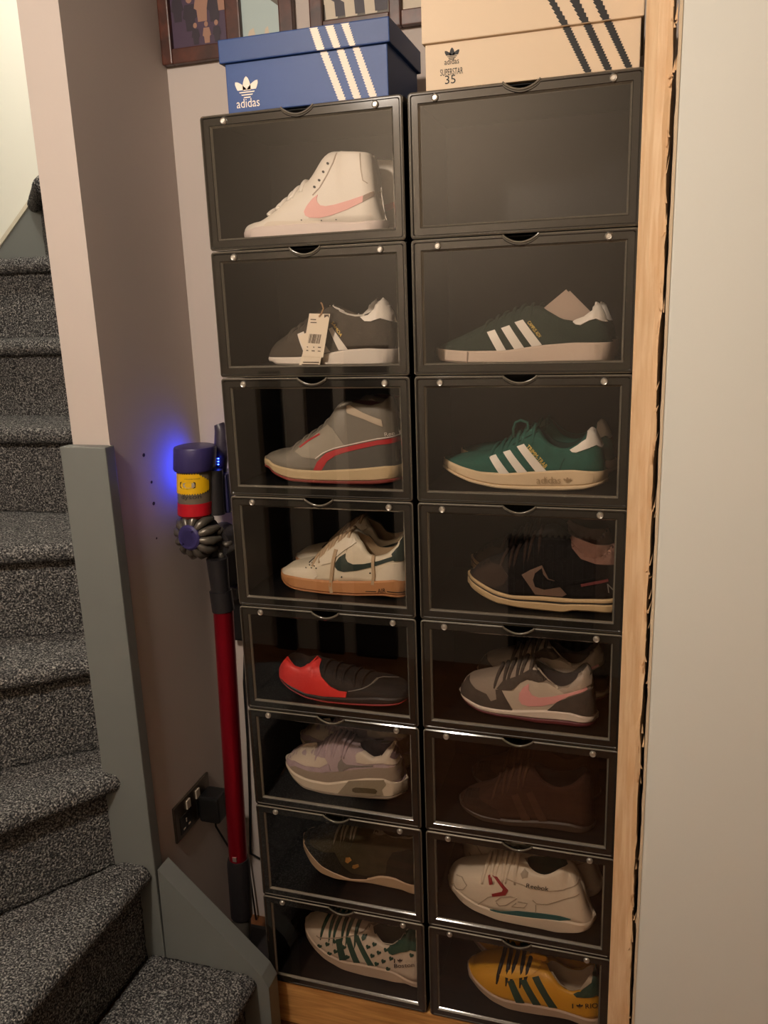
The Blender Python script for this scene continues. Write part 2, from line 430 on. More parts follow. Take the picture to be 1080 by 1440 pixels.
def shoe_box(c, r, what):
    x = c * (BW + GAPX); z = (7 - r) * BH
    lb = 'clear-fronted box %s, %s in the %s column' % (what, 'top' if r == 0 else ('bottom' if r == 7 else ORD[7 - r] + ' up'), 'vacuum-side' if c == 0 else 'stud-side')
    root = empty('shoe_display_box', (x, 0, z), lb, 'shoe box', 'stacked drop-front shoe boxes')
    mesh_obj('body', BM['body'], root); d = mesh_obj('door', BM['door'], root)
    mesh_obj('pane', BM['pane'], d); mesh_obj('finger_pull', BM['finger_pull'], d)
    for k, dx in enumerate((.045, BW - .045)):
        m = mesh_obj('magnet_stud', BM['magnet_stud'], d); m.location = (dx, -.0002, BH - .0018 - .011)
    return root
WHAT = [['holding white high-tops', 'holding tagged grey trainers', 'holding grey high-tops with red stripe', 'holding gum-soled trainers', 'holding red trainers', 'holding lilac trainers', 'holding olive trainers', 'holding heart-print trainers'],
        ['standing empty', 'holding dark green trainers', 'holding teal trainers', 'holding dark cream-soled trainers', 'holding grey pink-marked trainers', 'holding dark brown trainers', 'holding white teal-marked trainers', 'holding yellow trainers']]
for c in range(2):
    for r in range(8): shoe_box(c, r, WHAT[c][r])
TOPZ = 8 * BH - .0018
o = MB().bbox((-.012, .004, FZ), (.745, .064, -.0008), .003).build('timber_beam', M_pine_h); props(o, 'rough pine beam under the front of the shoe box stack', 'beam')
o = MB().bbox((-.012, .20, FZ), (.745, .26, -.0008), .003).build('timber_beam', M_pine_h); props(o, 'rough pine beam under the back of the shoe box stack', 'beam')
# ------------------------------------------------------------------ shoes
def smooth1(a, n=1):
    a = np.array(a, float)
    for _ in range(n):
        b = a.copy(); b[1:-1] = .25 * a[:-2] + .5 * a[1:-1] + .25 * a[2:]; a = b
    return a
class Shoe:
    """lofted shoe; outlines are read as picture points and set at the depth where the shoe stands in its box"""
    def __init__(s, name, c, r, crop, bot, mid, crown, collar, heel, ys=.05, k=0., W=.094, flip=False, label='', group=None, closed=False, z_at=None):
        s.ox, s.oy, s.sc = crop; s.W = W / 2; s.flip = flip; s.ys = ys; s.yc = ys + s.W
        s.floor = (7 - r) * BH + .0137; s.k = k; s.row = r
        s.x0, s.x1 = 0, 1
        P = lambda q, Y: on(1, Y, *s.px(q))
        if r >= 3:                                     # depth and turn in the box from where the sole meets the box floor
            best = None; xm = c * (BW + GAPX) + BW / 2; s.xm = xm
            for ys_ in np.arange(.012, .06, .004):
                for k_ in np.arange(0, .14, .02):
                    s.ys = ys_; s.yc = ys_ + s.W; s.k = k_; e = 0
                    t0 = P(crown[0], s.yc); t1 = P(heel[-1], s.yc); s.x0, s.x1 = (t1.x, t0.x) if flip else (t0.x, t1.x)
                    for q in bot[1:-1]:
                        p = P(q, s.yc - s.W)
                        for _ in range(3): p = P(q, s.Y(p.x) - s.hw(p.x))
                        u = (p.x - s.x0) / (s.x1 - s.x0); u = 1 - u if flip else u
                        e += (p.z - s.floor - .02 * max(0, (.3 - u) / .3) ** 2) ** 2
                    e += (k_ * .02) ** 2
                    if min(s.Y(x) - s.hw(x) for x in np.linspace(s.x0, s.x1, 9)) < .0135: e += 1
                    if best is None or e < best[0]: best = (e, ys_, k_)
            s.ys, s.k = best[1:]; s.yc = s.ys + s.W
        else: s.xm = c * (BW + GAPX) + BW / 2
        tip = P(crown[0], s.yc); end = P(heel[-1], s.yc)
        s.x0, s.x1 = (end.x, tip.x) if flip else (tip.x, end.x)
        def lat(L, e=0):
            out = []
            for q in L:
                p = P(q, s.yc - s.W)
                for _ in range(4): p = P(q, s.Y(p.x) - s.hw(p.x) - e)
                out.append(p)
            return out
        b = lat(bot, .003); m = lat(mid, .003)
        def ctr(q, e=0):
            p = P(q, s.yc)
            for _ in range(3): p = P(q, s.Y(p.x) - e)
            return p
        cr = [ctr(q) for q in crown]; he = [ctr(q) for q in heel]
        co = [ctr(q, .026) for q in collar]
        co[0] = cr[-1] if closed else co[0]
        xs = [p.x for p in b + m]; s.x0 = min(s.x0, min(xs)); s.x1 = max(s.x1, max(xs))
        dz = s.floor - min(p.z for p in b) + .0004
        s.dz = dz
        for p in b + m + cr + he + co: p.z += dz
        n = 72; t = np.linspace(0, 1, n); s.X = s.x0 + (s.x1 - s.x0) * (.5 - .5 * np.cos(math.pi * (.02 + .96 * t))) ; s.X[0] = s.x0; s.X[-1] = s.x1
        def itp(L):
            L = sorted(L, key=lambda p: p.x); return smooth1(np.interp(s.X, [p.x for p in L], [p.z for p in L]), 2)
        s.zb = itp(b); s.zm = itp(m); s.zm = np.maximum(s.zm, s.zb + .004)
        s.zt = np.maximum(itp(cr + co[1:] + he), s.zm + .002)
        oc = sorted([co[0].x, he[0].x]); s.o0, s.o1 = oc
        s.root = empty(name, ((s.x0 + s.x1) / 2, s.yc, s.floor), label, 'shoe', group)
        s.e1, s.e2 = .55, .92
    def Y(s, x): return s.yc + s.k * (s.xm - x)
    def px(s, q): return (s.ox + q[0] / s.sc, s.oy + q[1] / s.sc)
    def hw(s, x):
        q = (x - s.x0) / (s.x1 - s.x0); q = min(max(q, 0), 1)
        if s.flip: q = 1 - q
        f = 1 - .17 * (lambda u: u * u * (3 - 2 * u))(min(max((q - .35) / .4, 0), 1))
        if q < .26: f *= (1 - (1 - q / .26) ** 2.3) ** (1 / 2.3)
        if q > .86: f *= (1 - ((q - .86) / .14) ** 2.2) ** (1 / 2.2)
        return s.W * f
    def yt(s, x):
        if x <= s.o0 or x >= s.o1: return 0.
        u = (x - s.o0) / (s.o1 - s.o0); a = min(1, 4 * u * (1 - u)) ** .5
        return min(.029 * a, max(0, s.hw(x) - .006))
    def at(s, x, A): return float(np.interp(x, s.X, A))
    def ylat(s, x, z):
        zm = s.at(x, s.zm) - .003; zt = s.at(x, s.zt); h = min(max((z - zm) / max(zt - zm, 1e-4), 0), 1)
        si = h ** (1 / s.e2); co = math.sqrt(max(0, 1 - si * si)); y = s.yt(x)
        return s.Y(x) - (y + (s.hw(x) - y) * co ** s.e1)
    def sole_y(s, x, z): return s.Y(x) - s.hw(x) - .0035
    def sec(s, i, side, n=14, inner=False):
        x = s.X[i]; zm = s.zm[i] - .003; zt = s.zt[i]; y = s.yt(x); h = s.hw(x); out = []
        for k in range(n + 1):
            a = math.pi / 2 * k / n; yy = y + (h - y) * math.cos(a) ** s.e1 if k < n else y
            out.append(Vector((x, s.Y(x) - side * yy, zm + (zt - zm) * math.sin(a) ** s.e2)))
        return out
    def upper(s, m, lining=None):
        n = 14; V = []; F = []; N = len(s.X)
        for i in range(N):
            a = s.sec(i, 1, n); b = s.sec(i, -1, n); V += a + b[::-1]
        k = 2 * (n + 1)
        for i in range(N - 1):
            for j in range(k):
                if j == k - 1: F.append((i * k + j, i * k, (i + 1) * k, (i + 1) * k + j)); continue
                if j == n:
                    if s.yt(s.X[i]) > 0 or s.yt(s.X[i + 1]) > 0: continue
                F.append((i * k + j, i * k + j + 1, (i + 1) * k + j + 1, (i + 1) * k + j))
        F.append(tuple(range(k))[::-1]); F.append(tuple((N - 1) * k + j for j in range(k)))
        o = mk('upper', V, F, m, s.root, True); 
        # lining: inner wall and insole
        V = []; F = []; idx = [i for i in range(N) if s.o0 - .004 < s.X[i] < s.o1 + .004]
        for i in idx:
            x = s.X[i]; y = s.yt(x); zt = s.zt[i]; zi = s.zm[i] + .006
            for q, f in ((0, 1), (.04, 1.0), (.25, .96), (.6, 1.05), (1, 1.05)):
                V.append(Vector((x, s.Y(x) - (y - .0006) * f, zt - .0005 + (zi - zt) * q)))
            for q, f in ((1, 1.05), (.6, 1.05), (.25, .96), (.04, 1.0), (0, 1)):
                V.append(Vector((x, s.Y(x) + (y - .0006) * f, zt - .0005 + (zi - zt) * q)))
        for a in range(len(idx) - 1):
            for j in range(9): F.append((a * 10 + j, a * 10 + j + 1, a * 10 + 11 + j, a * 10 + 10 + j))
        if len(idx) > 3: mk('lining', V, F, lining or m, s.root, True)
        return s
    def sole(s, name, m, lo=0., hi=1., ex=.003, groove=0):
        """a slab between fractions lo..hi of the sole height"""
        V = []; F = []; N = len(s.X)
        xs = s.X.copy(); xs[0] -= ex; xs[-1] += ex
        for i in range(N):
            za = s.zb[i] + (s.zm[i] - s.zb[i]) * lo; zc = s.zb[i] + (s.zm[i] - s.zb[i]) * hi
            h = s.hw(s.X[i]) + ex; c = min(.003, (zc - za) * .3); hc = max(h - c, .0003)
            row = [(hc * .5, za), (hc, za), (h, za + c), (h, zc - c), (hc, zc), (hc * .5, zc)]
            V += [Vector((xs[i], s.Y(s.X[i]) - y, z)) for y, z in row] + [Vector((xs[i], s.Y(s.X[i]) + y, z)) for y, z in row[::-1]]
        k = 12
        for i in range(N - 1):
            for j in range(k): F.append((i * k + j, i * k + (j + 1) % k, (i + 1) * k + (j + 1) % k, (i + 1) * k + j))
        F.append(tuple(range(k))[::-1]); F.append(tuple((N - 1) * k + j for j in range(k)))
        mk(name, V, F, m, s.root, True, 40); return s
    def hit(s, q, sole=False):
        u = s.px(q); p = on(1, s.ys, *u)
        for _ in range(6):
            y = s.sole_y(p.x, p.z) if sole else s.ylat(p.x, p.z + s.dz); p = on(1, y, *u)
        return Vector((p.x, p.z + s.dz))
    def lift(s, p, off, sole=False):
        x, z = p; e = .0008
        if sole: return Vector((x, s.sole_y(x, z) - off, z))
        y = s.ylat(x, z); gx = (s.ylat(x + e, z) - s.ylat(x - e, z)) / (2 * e); gz = (s.ylat(x, z + e) - s.ylat(x, z - e)) / (2 * e)
        n = Vector((gx, -1, gz)); n.x = max(-3, min(3, n.x)); n.z = max(-3, min(3, n.z)); n.normalize()
        return Vector((x, y, z)) + n * off
    def patch(s, name, m, pts, off=.0011, sole=False, step=.005, parent=None, label=None):
        if name in ('collar_panel', 'heel_panel', 'eyestay', 'ankle_panel', 'toe_wing') : off = max(off, .0024 if name != 'toe_wing' else .0017); step = .0035
        poly = [s.hit(q, sole) for q in pts]
        poly = [p for i, p in enumerate(poly) if (p - poly[i - 1]).length > 2e-4]
        V2, T = fill2d(poly, step)
        n = len(V2); ed = {}
        for t in T:
            for a, b in zip(t, list(t[1:]) + [t[0]]): ed[(a, b)] = 1
        V = [s.lift(p, off, sole) for p in V2] + [s.lift(p, -.0006, sole) for p in V2]
        F = [tuple(t) for t in T] + [(a, b, b + n, a + n) for (a, b) in ed if (b, a) not in ed]
        o = mk(name, V, F, m, parent or s.root, True, 50)
        if label: o['label'] = label
        return o
    def strip(s, name, m, pts, wpx, off=.0012, sole=False):
        """a line of stitching, piping or edge drawn as a thin raised strip"""
        P = [Vector(p) for p in pts]; L = []; R = []
        for i, p in enumerate(P):
            d = (P[min(i + 1, len(P) - 1)] - P[max(i - 1, 0)]).normalized(); n = Vector((-d.y, d.x)) * wpx / 2; L.append(p + n); R.append(p - n)
        return s.patch(name, m, L + R[::-1], off, sole)
    def text(s, name, m, body, a, b, h, off=.0016, sole=False):
        """lettering from pixel a to pixel b, cap height h crop pixels"""
        v, f = text2d(body); a = Vector(a); b = Vector(b); d = b - a; n = Vector((d.y, -d.x)).normalized() * h
        V = [s.lift(s.hit(a + d * x + n * y, sole), off, sole) for x, y in v]
        mk(name, V, f, m, s.root); return s
    def logo(s, name, m, polys, a, w, h, off=.0016, sole=False):
        mb = MB()
        for p in polys:
            v, f = fill2d(p); mb.add([s.lift(s.hit((a[0] + q[0] * w, a[1] - q[1] * h), sole), off, sole) for q in v], f)
        mb.build(name, m, s.root); return s
    def dots(s, name, m, pts, r, off=.0016):
        for q in pts:
            s.patch(name, m, [(q[0] + r * math.cos(k * math.pi / 4), q[1] + r * math.sin(k * math.pi / 4)) for k in range(8)], off, step=None)
        return s
    def laces(s, m, u0, u1, n, r=.0026, reach=.62, slant=.006):
        """laces over the throat between two crown picture points"""
        a = on(1, s.yc, *s.px(u0)).x; b = on(1, s.yc, *s.px(u1)).x
        for k in range(n):
            x = a + (b - a) * k / max(1, n - 1); pts = []
            for j in range(-7, 8):
                t = j / 7; xx = x + slant * (1 - abs(t)) * (-1 if s.flip else 1) + .003 * t * (-1) ** k
                zm = s.at(xx, s.zm) - .003; zt = s.at(xx, s.zt); h = s.hw(xx); y0 = s.yt(xx)
                an = math.pi / 2 * (1 - abs(t) * reach); yy = y0 + (h - y0) * max(0, math.cos(an)) ** s.e1 * .9
                pts.append((xx, s.Y(xx) + math.copysign(yy, t) if j else s.Y(xx), zm + (zt - zm) * math.sin(an) ** s.e2 + r * .8))
            MB().tube(pts, r, 7).build('lace', m, s.root, True)
        return s
    def mate(s, dx, dy, label):
        back = max(s.Y(x) + s.hw(x) for x in s.X)
        dy = min(dy, .2755 - back - .004)

        if dy < 2 * s.W + .0095: return None
        o = s.root.copy(); COL.objects.link(o); o.location = Vector(s.root.location) + Vector((dx, dy, 0))
        o['label'] = label
        for ch in list(s.root.children):
            if ch.name.split('.')[0] in ('lettering', 'emblem', 'lace_end', 'lace_bow'): continue
            c = ch.copy(); COL.objects.link(c); c.parent = o
        return o
leather = lambda n, c, **k: mat('leather_' + n, c, k.pop('rough', .5), bump=.12, bscale=500, **k)
suede = lambda n, c: mat('suede_' + n, c, .95, spec=.15, bump=.35, bscale=700, vary=.12, vscale=60)
cloth = lambda n, c: mat('fabric_' + n, c, .9, spec=.2, bump=.4, bscale=900)
rub = lambda n, c, r=.55: mat('rubber_' + n, c, r, bump=.05, bscale=300)
M_lw = leather('white', (226, 216, 204)); M_rw = rub('white', (222, 210, 198)); M_gold = mat('gold_print', (240, 200, 96), .4, metal=.2)
CR1 = (270, 120, 3.484)
def line(P, n):
    return P
# 1 white high-top
S = Shoe('high_top_trainer', 0, 0, CR1,
    [(272, 735), (300, 748), (400, 752), (600, 746), (800, 730), (945, 712)],
    [(272, 700), (300, 686), (360, 676), (500, 664), (640, 658), (800, 660), (945, 652)],
    [(270, 715), (278, 692), (300, 676), (340, 664), (370, 660), (410, 632), (450, 600), (500, 548), (560, 490), (600, 452), (632, 396), (655, 348), (680, 324), (712, 315)],
    [(712, 316), (760, 314), (820, 315), (880, 322)], [(888, 326), (898, 345), (902, 420), (910, 495), (930, 580), (946, 650), (950, 690)],
    ys=.06, label='white leather high-top trainer with pale pink swoosh mark and punched eyelets', group='trainers kept in the display boxes')
S.e1 = .5
S.upper(M_lw, cloth('cream', (205, 190, 170))).sole('midsole', rub('milky', (222, 205, 198)))
PINK = leather('pink', (228, 166, 158))
S.patch('swoosh', PINK, [(616, 525), (590, 545), (562, 580), (548, 608), (554, 628), (575, 638), (620, 640), (680, 628), (760, 598), (835, 562), (838, 530), (770, 553), (700, 574), (655, 582), (628, 578), (614, 562), (610, 545)])
S.patch('swoosh_tail', leather('taupe', (150, 128, 112)), [(835, 562), (911, 520), (905, 497), (838, 530)])
S.patch('toe_guard', leather('offwhite', (218, 204, 188)), [(350, 690), (356, 672), (372, 660), (420, 655), (620, 655), (645, 668), (640, 688)], .0016)
S.strip('seam', leather('seam', (176, 158, 140)), [(710, 322), (690, 370), (660, 430), (625, 490), (590, 528)], 5)
S.strip('seam', leather('seam', (176, 158, 140)), [(822, 322), (826, 400), (836, 455), (860, 470)], 4)
S.strip('heel_strip', M_lw, [(905, 480), (922, 560), (938, 650)], 9, .002)
S.dots('eyelet', M_ink, [(665, 373), (643, 414), (623, 455), (600, 488)], 6); S.dots('eyelet', M_ink, [(536, 650), (634, 652), (706, 648)], 3)
S.laces(leather('lace_white', (232, 224, 214)), (420, 622), (560, 496), 6, .0046, .5)
S.mate(.028, .108, 'white leather high-top trainer standing behind its pink-marked mate')
# 2 grey trainer with swing tag
S = Shoe('low_trainer', 0, 1, (290, 340, 3.724),
    [(345, 640), (360, 655), (600, 662), (850, 660), (1000, 648)], [(345, 618), (480, 618), (600, 606), (660, 592), (740, 578), (850, 572), (990, 575)],
    [(343, 620), (352, 585), (385, 545), (430, 515), (480, 478), (550, 430), (610, 385), (655, 350), (685, 342)],
    [(690, 350), (712, 378), (760, 402), (815, 402), (870, 378), (900, 335)], [(925, 303), (950, 335), (985, 385), (1003, 440), (1003, 575), (1003, 640)],
    ys=.06, label='grey suede low trainer with white heel tab and a paper swing tag', group='trainers kept in the display boxes')
S.upper(suede('dark_grey', (72, 64, 56)), cloth('grey', (110, 96, 82))).sole('midsole', M_rw)
S.patch('heel_tab', M_lw, [(808, 410), (850, 400), (885, 368), (905, 330), (922, 305), (945, 330), (985, 382), (1000, 435), (960, 430), (910, 415), (862, 432), (830, 430)], .0028, step=.003)
S.strip('collar_piping', M_lw, [(668, 350), (700, 374), (740, 392), (780, 400), (830, 398)], 9, .0018)
S.patch('stripe', M_lw, [(642, 470), (660, 462), (742, 578), (695, 582)]); S.patch('stripe', M_lw, [(560, 500), (580, 490), (650, 590), (606, 600)]); S.patch('stripe', M_lw, [(480, 498), (512, 484), (560, 604), (520, 610)])
S.text('lettering', M_gold, 'SAMOA', (655, 440), (704, 512), 15)
S.laces(suede('dark_grey', (72, 64, 56)), (470, 490), (620, 380), 5)
S.mate(-.045, .104, 'grey suede low trainer behind the one with the swing tag'); S_TAG = S
# 3 grey high-top with red stripe
S = Shoe('high_top_trainer', 0, 2, (300, 520, 3.724),
    [(292, 526), (310, 552), (340, 572), (400, 596), (480, 604), (700, 614), (830, 614), (980, 590)], [(288, 482), (310, 505), (350, 520), (430, 536), (550, 542), (750, 532), (900, 517), (980, 508)],
    [(285, 490), (290, 462), (310, 440), (350, 428), (400, 424), (435, 415), (480, 375), (530, 340), (600, 295), (635, 240), (655, 195), (690, 170)],
    [(700, 172), (760, 188), (830, 200), (890, 180)], [(935, 140), (955, 170), (965, 300), (978, 420), (985, 510), (985, 560)],
    ys=.055, label='grey high-top trainer with red side stripe and cream sole', group='trainers kept in the display boxes')
S.upper(leather('warm_grey', (120, 112, 100)), cloth('plum', (96, 62, 66))).sole('outsole', rub('red', (128, 52, 44)), 0, .22, .0035).sole('midsole', rub('cream', (196, 172, 134)), .2, 1, .004)
S.patch('side_panel', leather('mid_grey', (84, 80, 74)), [(560, 540), (590, 500), (640, 468), (720, 440), (860, 408), (965, 392), (975, 512), (800, 528), (650, 538)], .0008)
S.patch('stripe', leather('red', (178, 48, 50)), [(525, 538), (545, 495), (590, 450), (640, 430), (700, 416), (780, 398), (860, 382), (965, 366), (968, 392), (860, 406), (780, 424), (700, 442), (640, 462), (598, 490), (568, 538)], .0016)
S.strip('piping', M_lw, [(535, 478), (575, 448), (630, 424), (700, 408), (780, 390), (860, 374), (965, 358)], 5, .0018)
S.patch('ankle_panel', leather('cream', (190, 172, 150)), [(698, 205), (720, 200), (790, 240), (880, 275), (888, 312), (790, 272), (705, 240)], .0014)
S.patch('strap', leather('pale_grey', (150, 140, 124)), [(430, 440), (600, 300), (625, 320), (660, 370), (690, 412), (600, 440), (540, 480), (470, 470)], .0014)
S.strip('red_edging', leather('red', (178, 48, 50)), [(455, 420), (500, 385), (560, 350)], 8, .002)
S.text('lettering', M_lw, 'Reebok', (898, 362), (1000, 345), 20)
S.laces(leather('warm_grey', (120, 112, 100)), (450, 405), (600, 296), 5)
S.mate(.01, .105, 'grey high-top trainer behind the one with a red side stripe')
# 4 off-white trainer, gum sole
S = Shoe('low_trainer', 0, 3, (320, 690, 3.857),
    [(294, 465), (310, 490), (345, 512), (400, 526), (550, 545), (700, 554), (850, 552), (985, 540)], [(296, 432), (350, 446), (450, 462), (600, 474), (750, 474), (900, 464), (985, 458)],
    [(294, 440), (298, 420), (312, 395), (345, 372), (420, 356), (480, 346), (530, 300), (580, 252), (620, 225), (660, 200), (700, 180), (735, 178)],
    [(690, 245), (715, 282), (755, 318), (810, 335), (870, 320), (920, 275)], [(945, 215), (965, 240), (985, 330), (990, 420), (990, 460), (990, 520)],
    ys=.055, label='off-white leather trainer with dark green swoosh mark and gum rubber sole', group='trainers kept in the display boxes')
M_ow = leather('ivory', (218, 204, 180)); GRN = leather('bottle_green', (38, 52, 46))
S.upper(M_ow, cloth('sand', (176, 150, 118))).sole('midsole', rub('gum', (186, 130, 84)), .12, 1, .004).sole('outsole', rub('gum_dark', (166, 112, 70)), 0, .12, .0035)
S.patch('toe_overlay', leather('ivory_pale', (224, 211, 190)), [(302, 440), (312, 418), (345, 400), (410, 400), (470, 410), (490, 440), (470, 462), (380, 452)], .0012)
S.patch('eyestay', leather('ivory_pale', (224, 211, 190)), [(500, 352), (560, 300), (640, 235), (690, 240), (700, 262), (640, 300), (590, 340), (560, 372), (510, 385)], .0012)
S.patch('heel_overlay', leather('ivory_pale', (224, 211, 190)), [(800, 468), (815, 420), (860, 385), (985, 340), (992, 455)], .0009)
S.patch('swoosh', GRN, [(640, 320), (605, 342), (585, 372), (583, 395), (596, 412), (630, 421), (700, 414), (780, 396), (870, 366), (985, 318), (982, 296), (900, 335), (820, 362), (740, 378), (680, 381), (650, 368), (638, 345)], .0017)
S.patch('heel_tab', GRN, [(890, 325), (925, 285), (945, 235), (985, 320), (985, 345), (900, 362)], .0028, step=.003)
S.dots('perforation', M_ink, [(425, 400), (445, 385), (455, 400), (470, 390), (480, 402), (440, 372), (460, 374)], 3); S.dots('eyelet', M_ink, [(618, 449), (773, 428)], 4)
LAC = cloth('lace_sand', (186, 160, 130))
S.laces(LAC, (500, 335), (670, 200), 8, .0034)
S.strip('lace_end', LAC, [(592, 300), (575, 360), (566, 430), (560, 500), (566, 535)], 17, .004); S.strip('lace_end', LAC, [(796, 330), (790, 380), (794, 440), (788, 490)], 16, .004)
S.text('lettering', M_ink, 'AIR', (815, 536), (858, 533), 24, sole=True); S.strip('sole_line', M_ink, [(748, 527), (805, 528)], 4, .0012, True); S.strip('sole_line', M_ink, [(865, 527), (985, 520)], 4, .0012, True)
S.mate(-.012, .106, 'off-white gum-soled trainer behind the one with a green swoosh mark')
# 5 red trainer, heel to the left
S = Shoe('running_trainer', 0, 4, (330, 840, 4),
    [(268, 490), (330, 545), (400, 582), (500, 606), (640, 620), (800, 628), (930, 612), (985, 570)], [(262, 462), (330, 522), (400, 555), (480, 572), (620, 582), (800, 580), (985, 552)],
    [(990, 555), (970, 520), (930, 495), (850, 475), (760, 460), (660, 430), (580, 400), (500, 370), (450, 358)],
    [(440, 372), (400, 402), (365, 412), (340, 395)], [(300, 342), (268, 385), (250, 430), (256, 470)],
    ys=.05, flip=True, label='dark running trainer with bright red heel standing heel first', group='trainers kept in the display boxes')
S.upper(leather('soot', (17, 15, 14), rough=.85), cloth('dark', (36, 30, 28))).sole('midsole', rub('soot', (34, 28, 26)), .2, 1).sole('outsole', rub('red2', (140, 36, 36)), 0, .22)
REDL = leather('scarlet', (206, 46, 42))
S.patch('heel_panel', REDL, [(252, 440), (268, 390), (300, 345), (340, 398), (368, 412), (405, 402), (438, 374), (458, 400), (490, 460), (540, 515), (590, 540), (632, 545), (628, 575), (500, 568), (400, 550), (330, 515), (270, 470)], .0014)
S.strip('seam', leather('scarlet_dark', (140, 28, 28)), [(410, 530), (440, 545), (520, 550), (600, 560)], 5, .002)
S.strip('piping', leather('soft_grey', (110, 104, 98)), [(640, 543), (720, 528), (800, 515), (900, 500)], 4)
S.laces(leather('soot', (17, 15, 14), rough=.85), (760, 455), (540, 385), 5)
# 6 lilac trainer
S = Shoe('running_trainer', 0, 5, (340, 980, 4),
    [(256, 405), (290, 465), (350, 522), (450, 550), (560, 566), (700, 580), (820, 584), (890, 560), (920, 535)], [(256, 388), (290, 430), (380, 474), (480, 492), (600, 478), (700, 466), (800, 468), (920, 464)],
    [(254, 395), (258, 360), (275, 322), (310, 298), (360, 288), (400, 288), (450, 280), (500, 240), (540, 215), (590, 225), (640, 255)],
    [(650, 270), (690, 312), (740, 347), (790, 340), (828, 300)], [(855, 258), (880, 290), (895, 370), (910, 440), (920, 510), (920, 530)],
    ys=.055, W=.096, label='lilac and beige running trainer with silver swoosh mark and window in its thick sole', group='trainers kept in the display boxes')
LIL = suede('lilac', (168, 146, 150)); BGE = leather('beige', (196, 178, 160))
S.upper(cloth('lilac', (172, 150, 152)), cloth('mauve', (110, 92, 94))).sole('outsole', rub('dark_beige', (140, 122, 104)), 0, .16, .004).sole('midsole', rub('pale', (206, 188, 166)), .14, 1, .005)
S.patch('toe_box', BGE, [(262, 350), (290, 312), (340, 296), (395, 300), (400, 340), (470, 352), (485, 380), (440, 405), (360, 395), (300, 365)], .0011)
S.patch('mudguard', leather('tan_grey', (150, 132, 116)), [(258, 382), (262, 360), (300, 395), (380, 425), (460, 432), (560, 425), (640, 415), (760, 405), (880, 402), (912, 445), (880, 470), (700, 468), (600, 478), (480, 490), (380, 470), (290, 425)], .0015)
S.patch('toe_wing', LIL, [(262, 350), (300, 368), (360, 398), (440, 408), (490, 385), (500, 420), (460, 432), (380, 424), (300, 393), (262, 362)], .0017)
S.patch('collar_panel', BGE, [(640, 338), (660, 320), (690, 322), (740, 350), (790, 345), (835, 295), (850, 300), (830, 350), (880, 385), (870, 400), (800, 380), (700, 385), (650, 375)], .0016)
S.patch('heel_panel', suede('plum_grey', (106, 88, 90)), [(830, 345), (855, 300), (880, 300), (895, 380), (880, 385)], .0013)
S.patch('swoosh', mat('silver_print', (196, 184, 176), .25, metal=.7), [(562, 352), (545, 375), (540, 400), (548, 424), (565, 425), (606, 404), (740, 398), (742, 392), (640, 392), (590, 388), (570, 372)], .002)
S.patch('sole_clip', rub('clip', (150, 134, 112)), [(540, 550), (600, 480), (700, 474), (800, 474), (815, 500), (790, 530), (800, 560), (700, 565)], .0016, True)
S.patch('air_window', mat('air_window', (96, 82, 60), .2), [(624, 520), (640, 514), (750, 522), (764, 535), (755, 548), (640, 542), (624, 534)], .0028, True)
S.laces(LIL, (450, 282), (610, 232), 7, .0036)
S.mate(-.01, .108, 'lilac and beige running trainer behind the one with a silver swoosh mark')
# 7 dark olive trainer
S = Shoe('low_trainer', 0, 6, (350, 1120, 4.154),
    [(324, 335), (370, 425), (420, 475), (500, 508), (600, 522), (700, 534), (800, 555), (900, 576), (1030, 562)], [(324, 295), (370, 368), (430, 432), (500, 468), (570, 500), (640, 510), (700, 505), (760, 490), (850, 500), (1030, 502)],
    [(323, 310), (330, 270), (355, 240), (400, 218), (460, 205), (520, 190), (580, 170), (640, 160), (690, 165)],
    [(735, 205), (780, 240), (850, 265), (910, 262), (960, 240)], [(1000, 215), (1025, 260), (1035, 400), (1038, 500), (1038, 560)],
    ys=.05, label='dark olive trainer with small amber patches and thick beige sole', group='trainers kept in the display boxes')
S.upper(suede('olive', (58, 50, 34)), cloth('black', (30, 27, 24))).sole('midsole', rub('beige', (176, 146, 116)))
S.patch('toe_wing', suede('black_olive', (36, 31, 24)), [(326, 300), (345, 265), (380, 320), (440, 350), (500, 350), (540, 420), (600, 470), (700, 490), (690, 504), (600, 502), (500, 465), (430, 428), (370, 362)], .0013)
S.patch('amber_patch', suede('amber', (150, 106, 52)), [(568, 380), (590, 378), (602, 395), (580, 412), (566, 402)], .002); S.patch('amber_patch', suede('amber', (150, 106, 52)), [(608, 425), (640, 418), (645, 432), (620, 444), (606, 438)], .002)
S.patch('heel_panel', suede('black_olive', (36, 31, 24)), [(800, 480), (810, 400), (840, 350), (940, 330), (1035, 330), (1036, 498), (860, 496)], .0013)
S.dots('rivet', M_steel, [(856, 416), (900, 365), (826, 476)], 5, .002)
S.strip('collar_piping', cloth('stone', (120, 108, 92)), [(740, 212), (790, 245), (850, 263), (960, 262)], 7, .0016)
S.laces(cloth('stone', (120, 108, 92)), (530, 188), (640, 162), 5, .003); 
S.mate(.01, .106, 'dark olive trainer behind the one with amber patches')
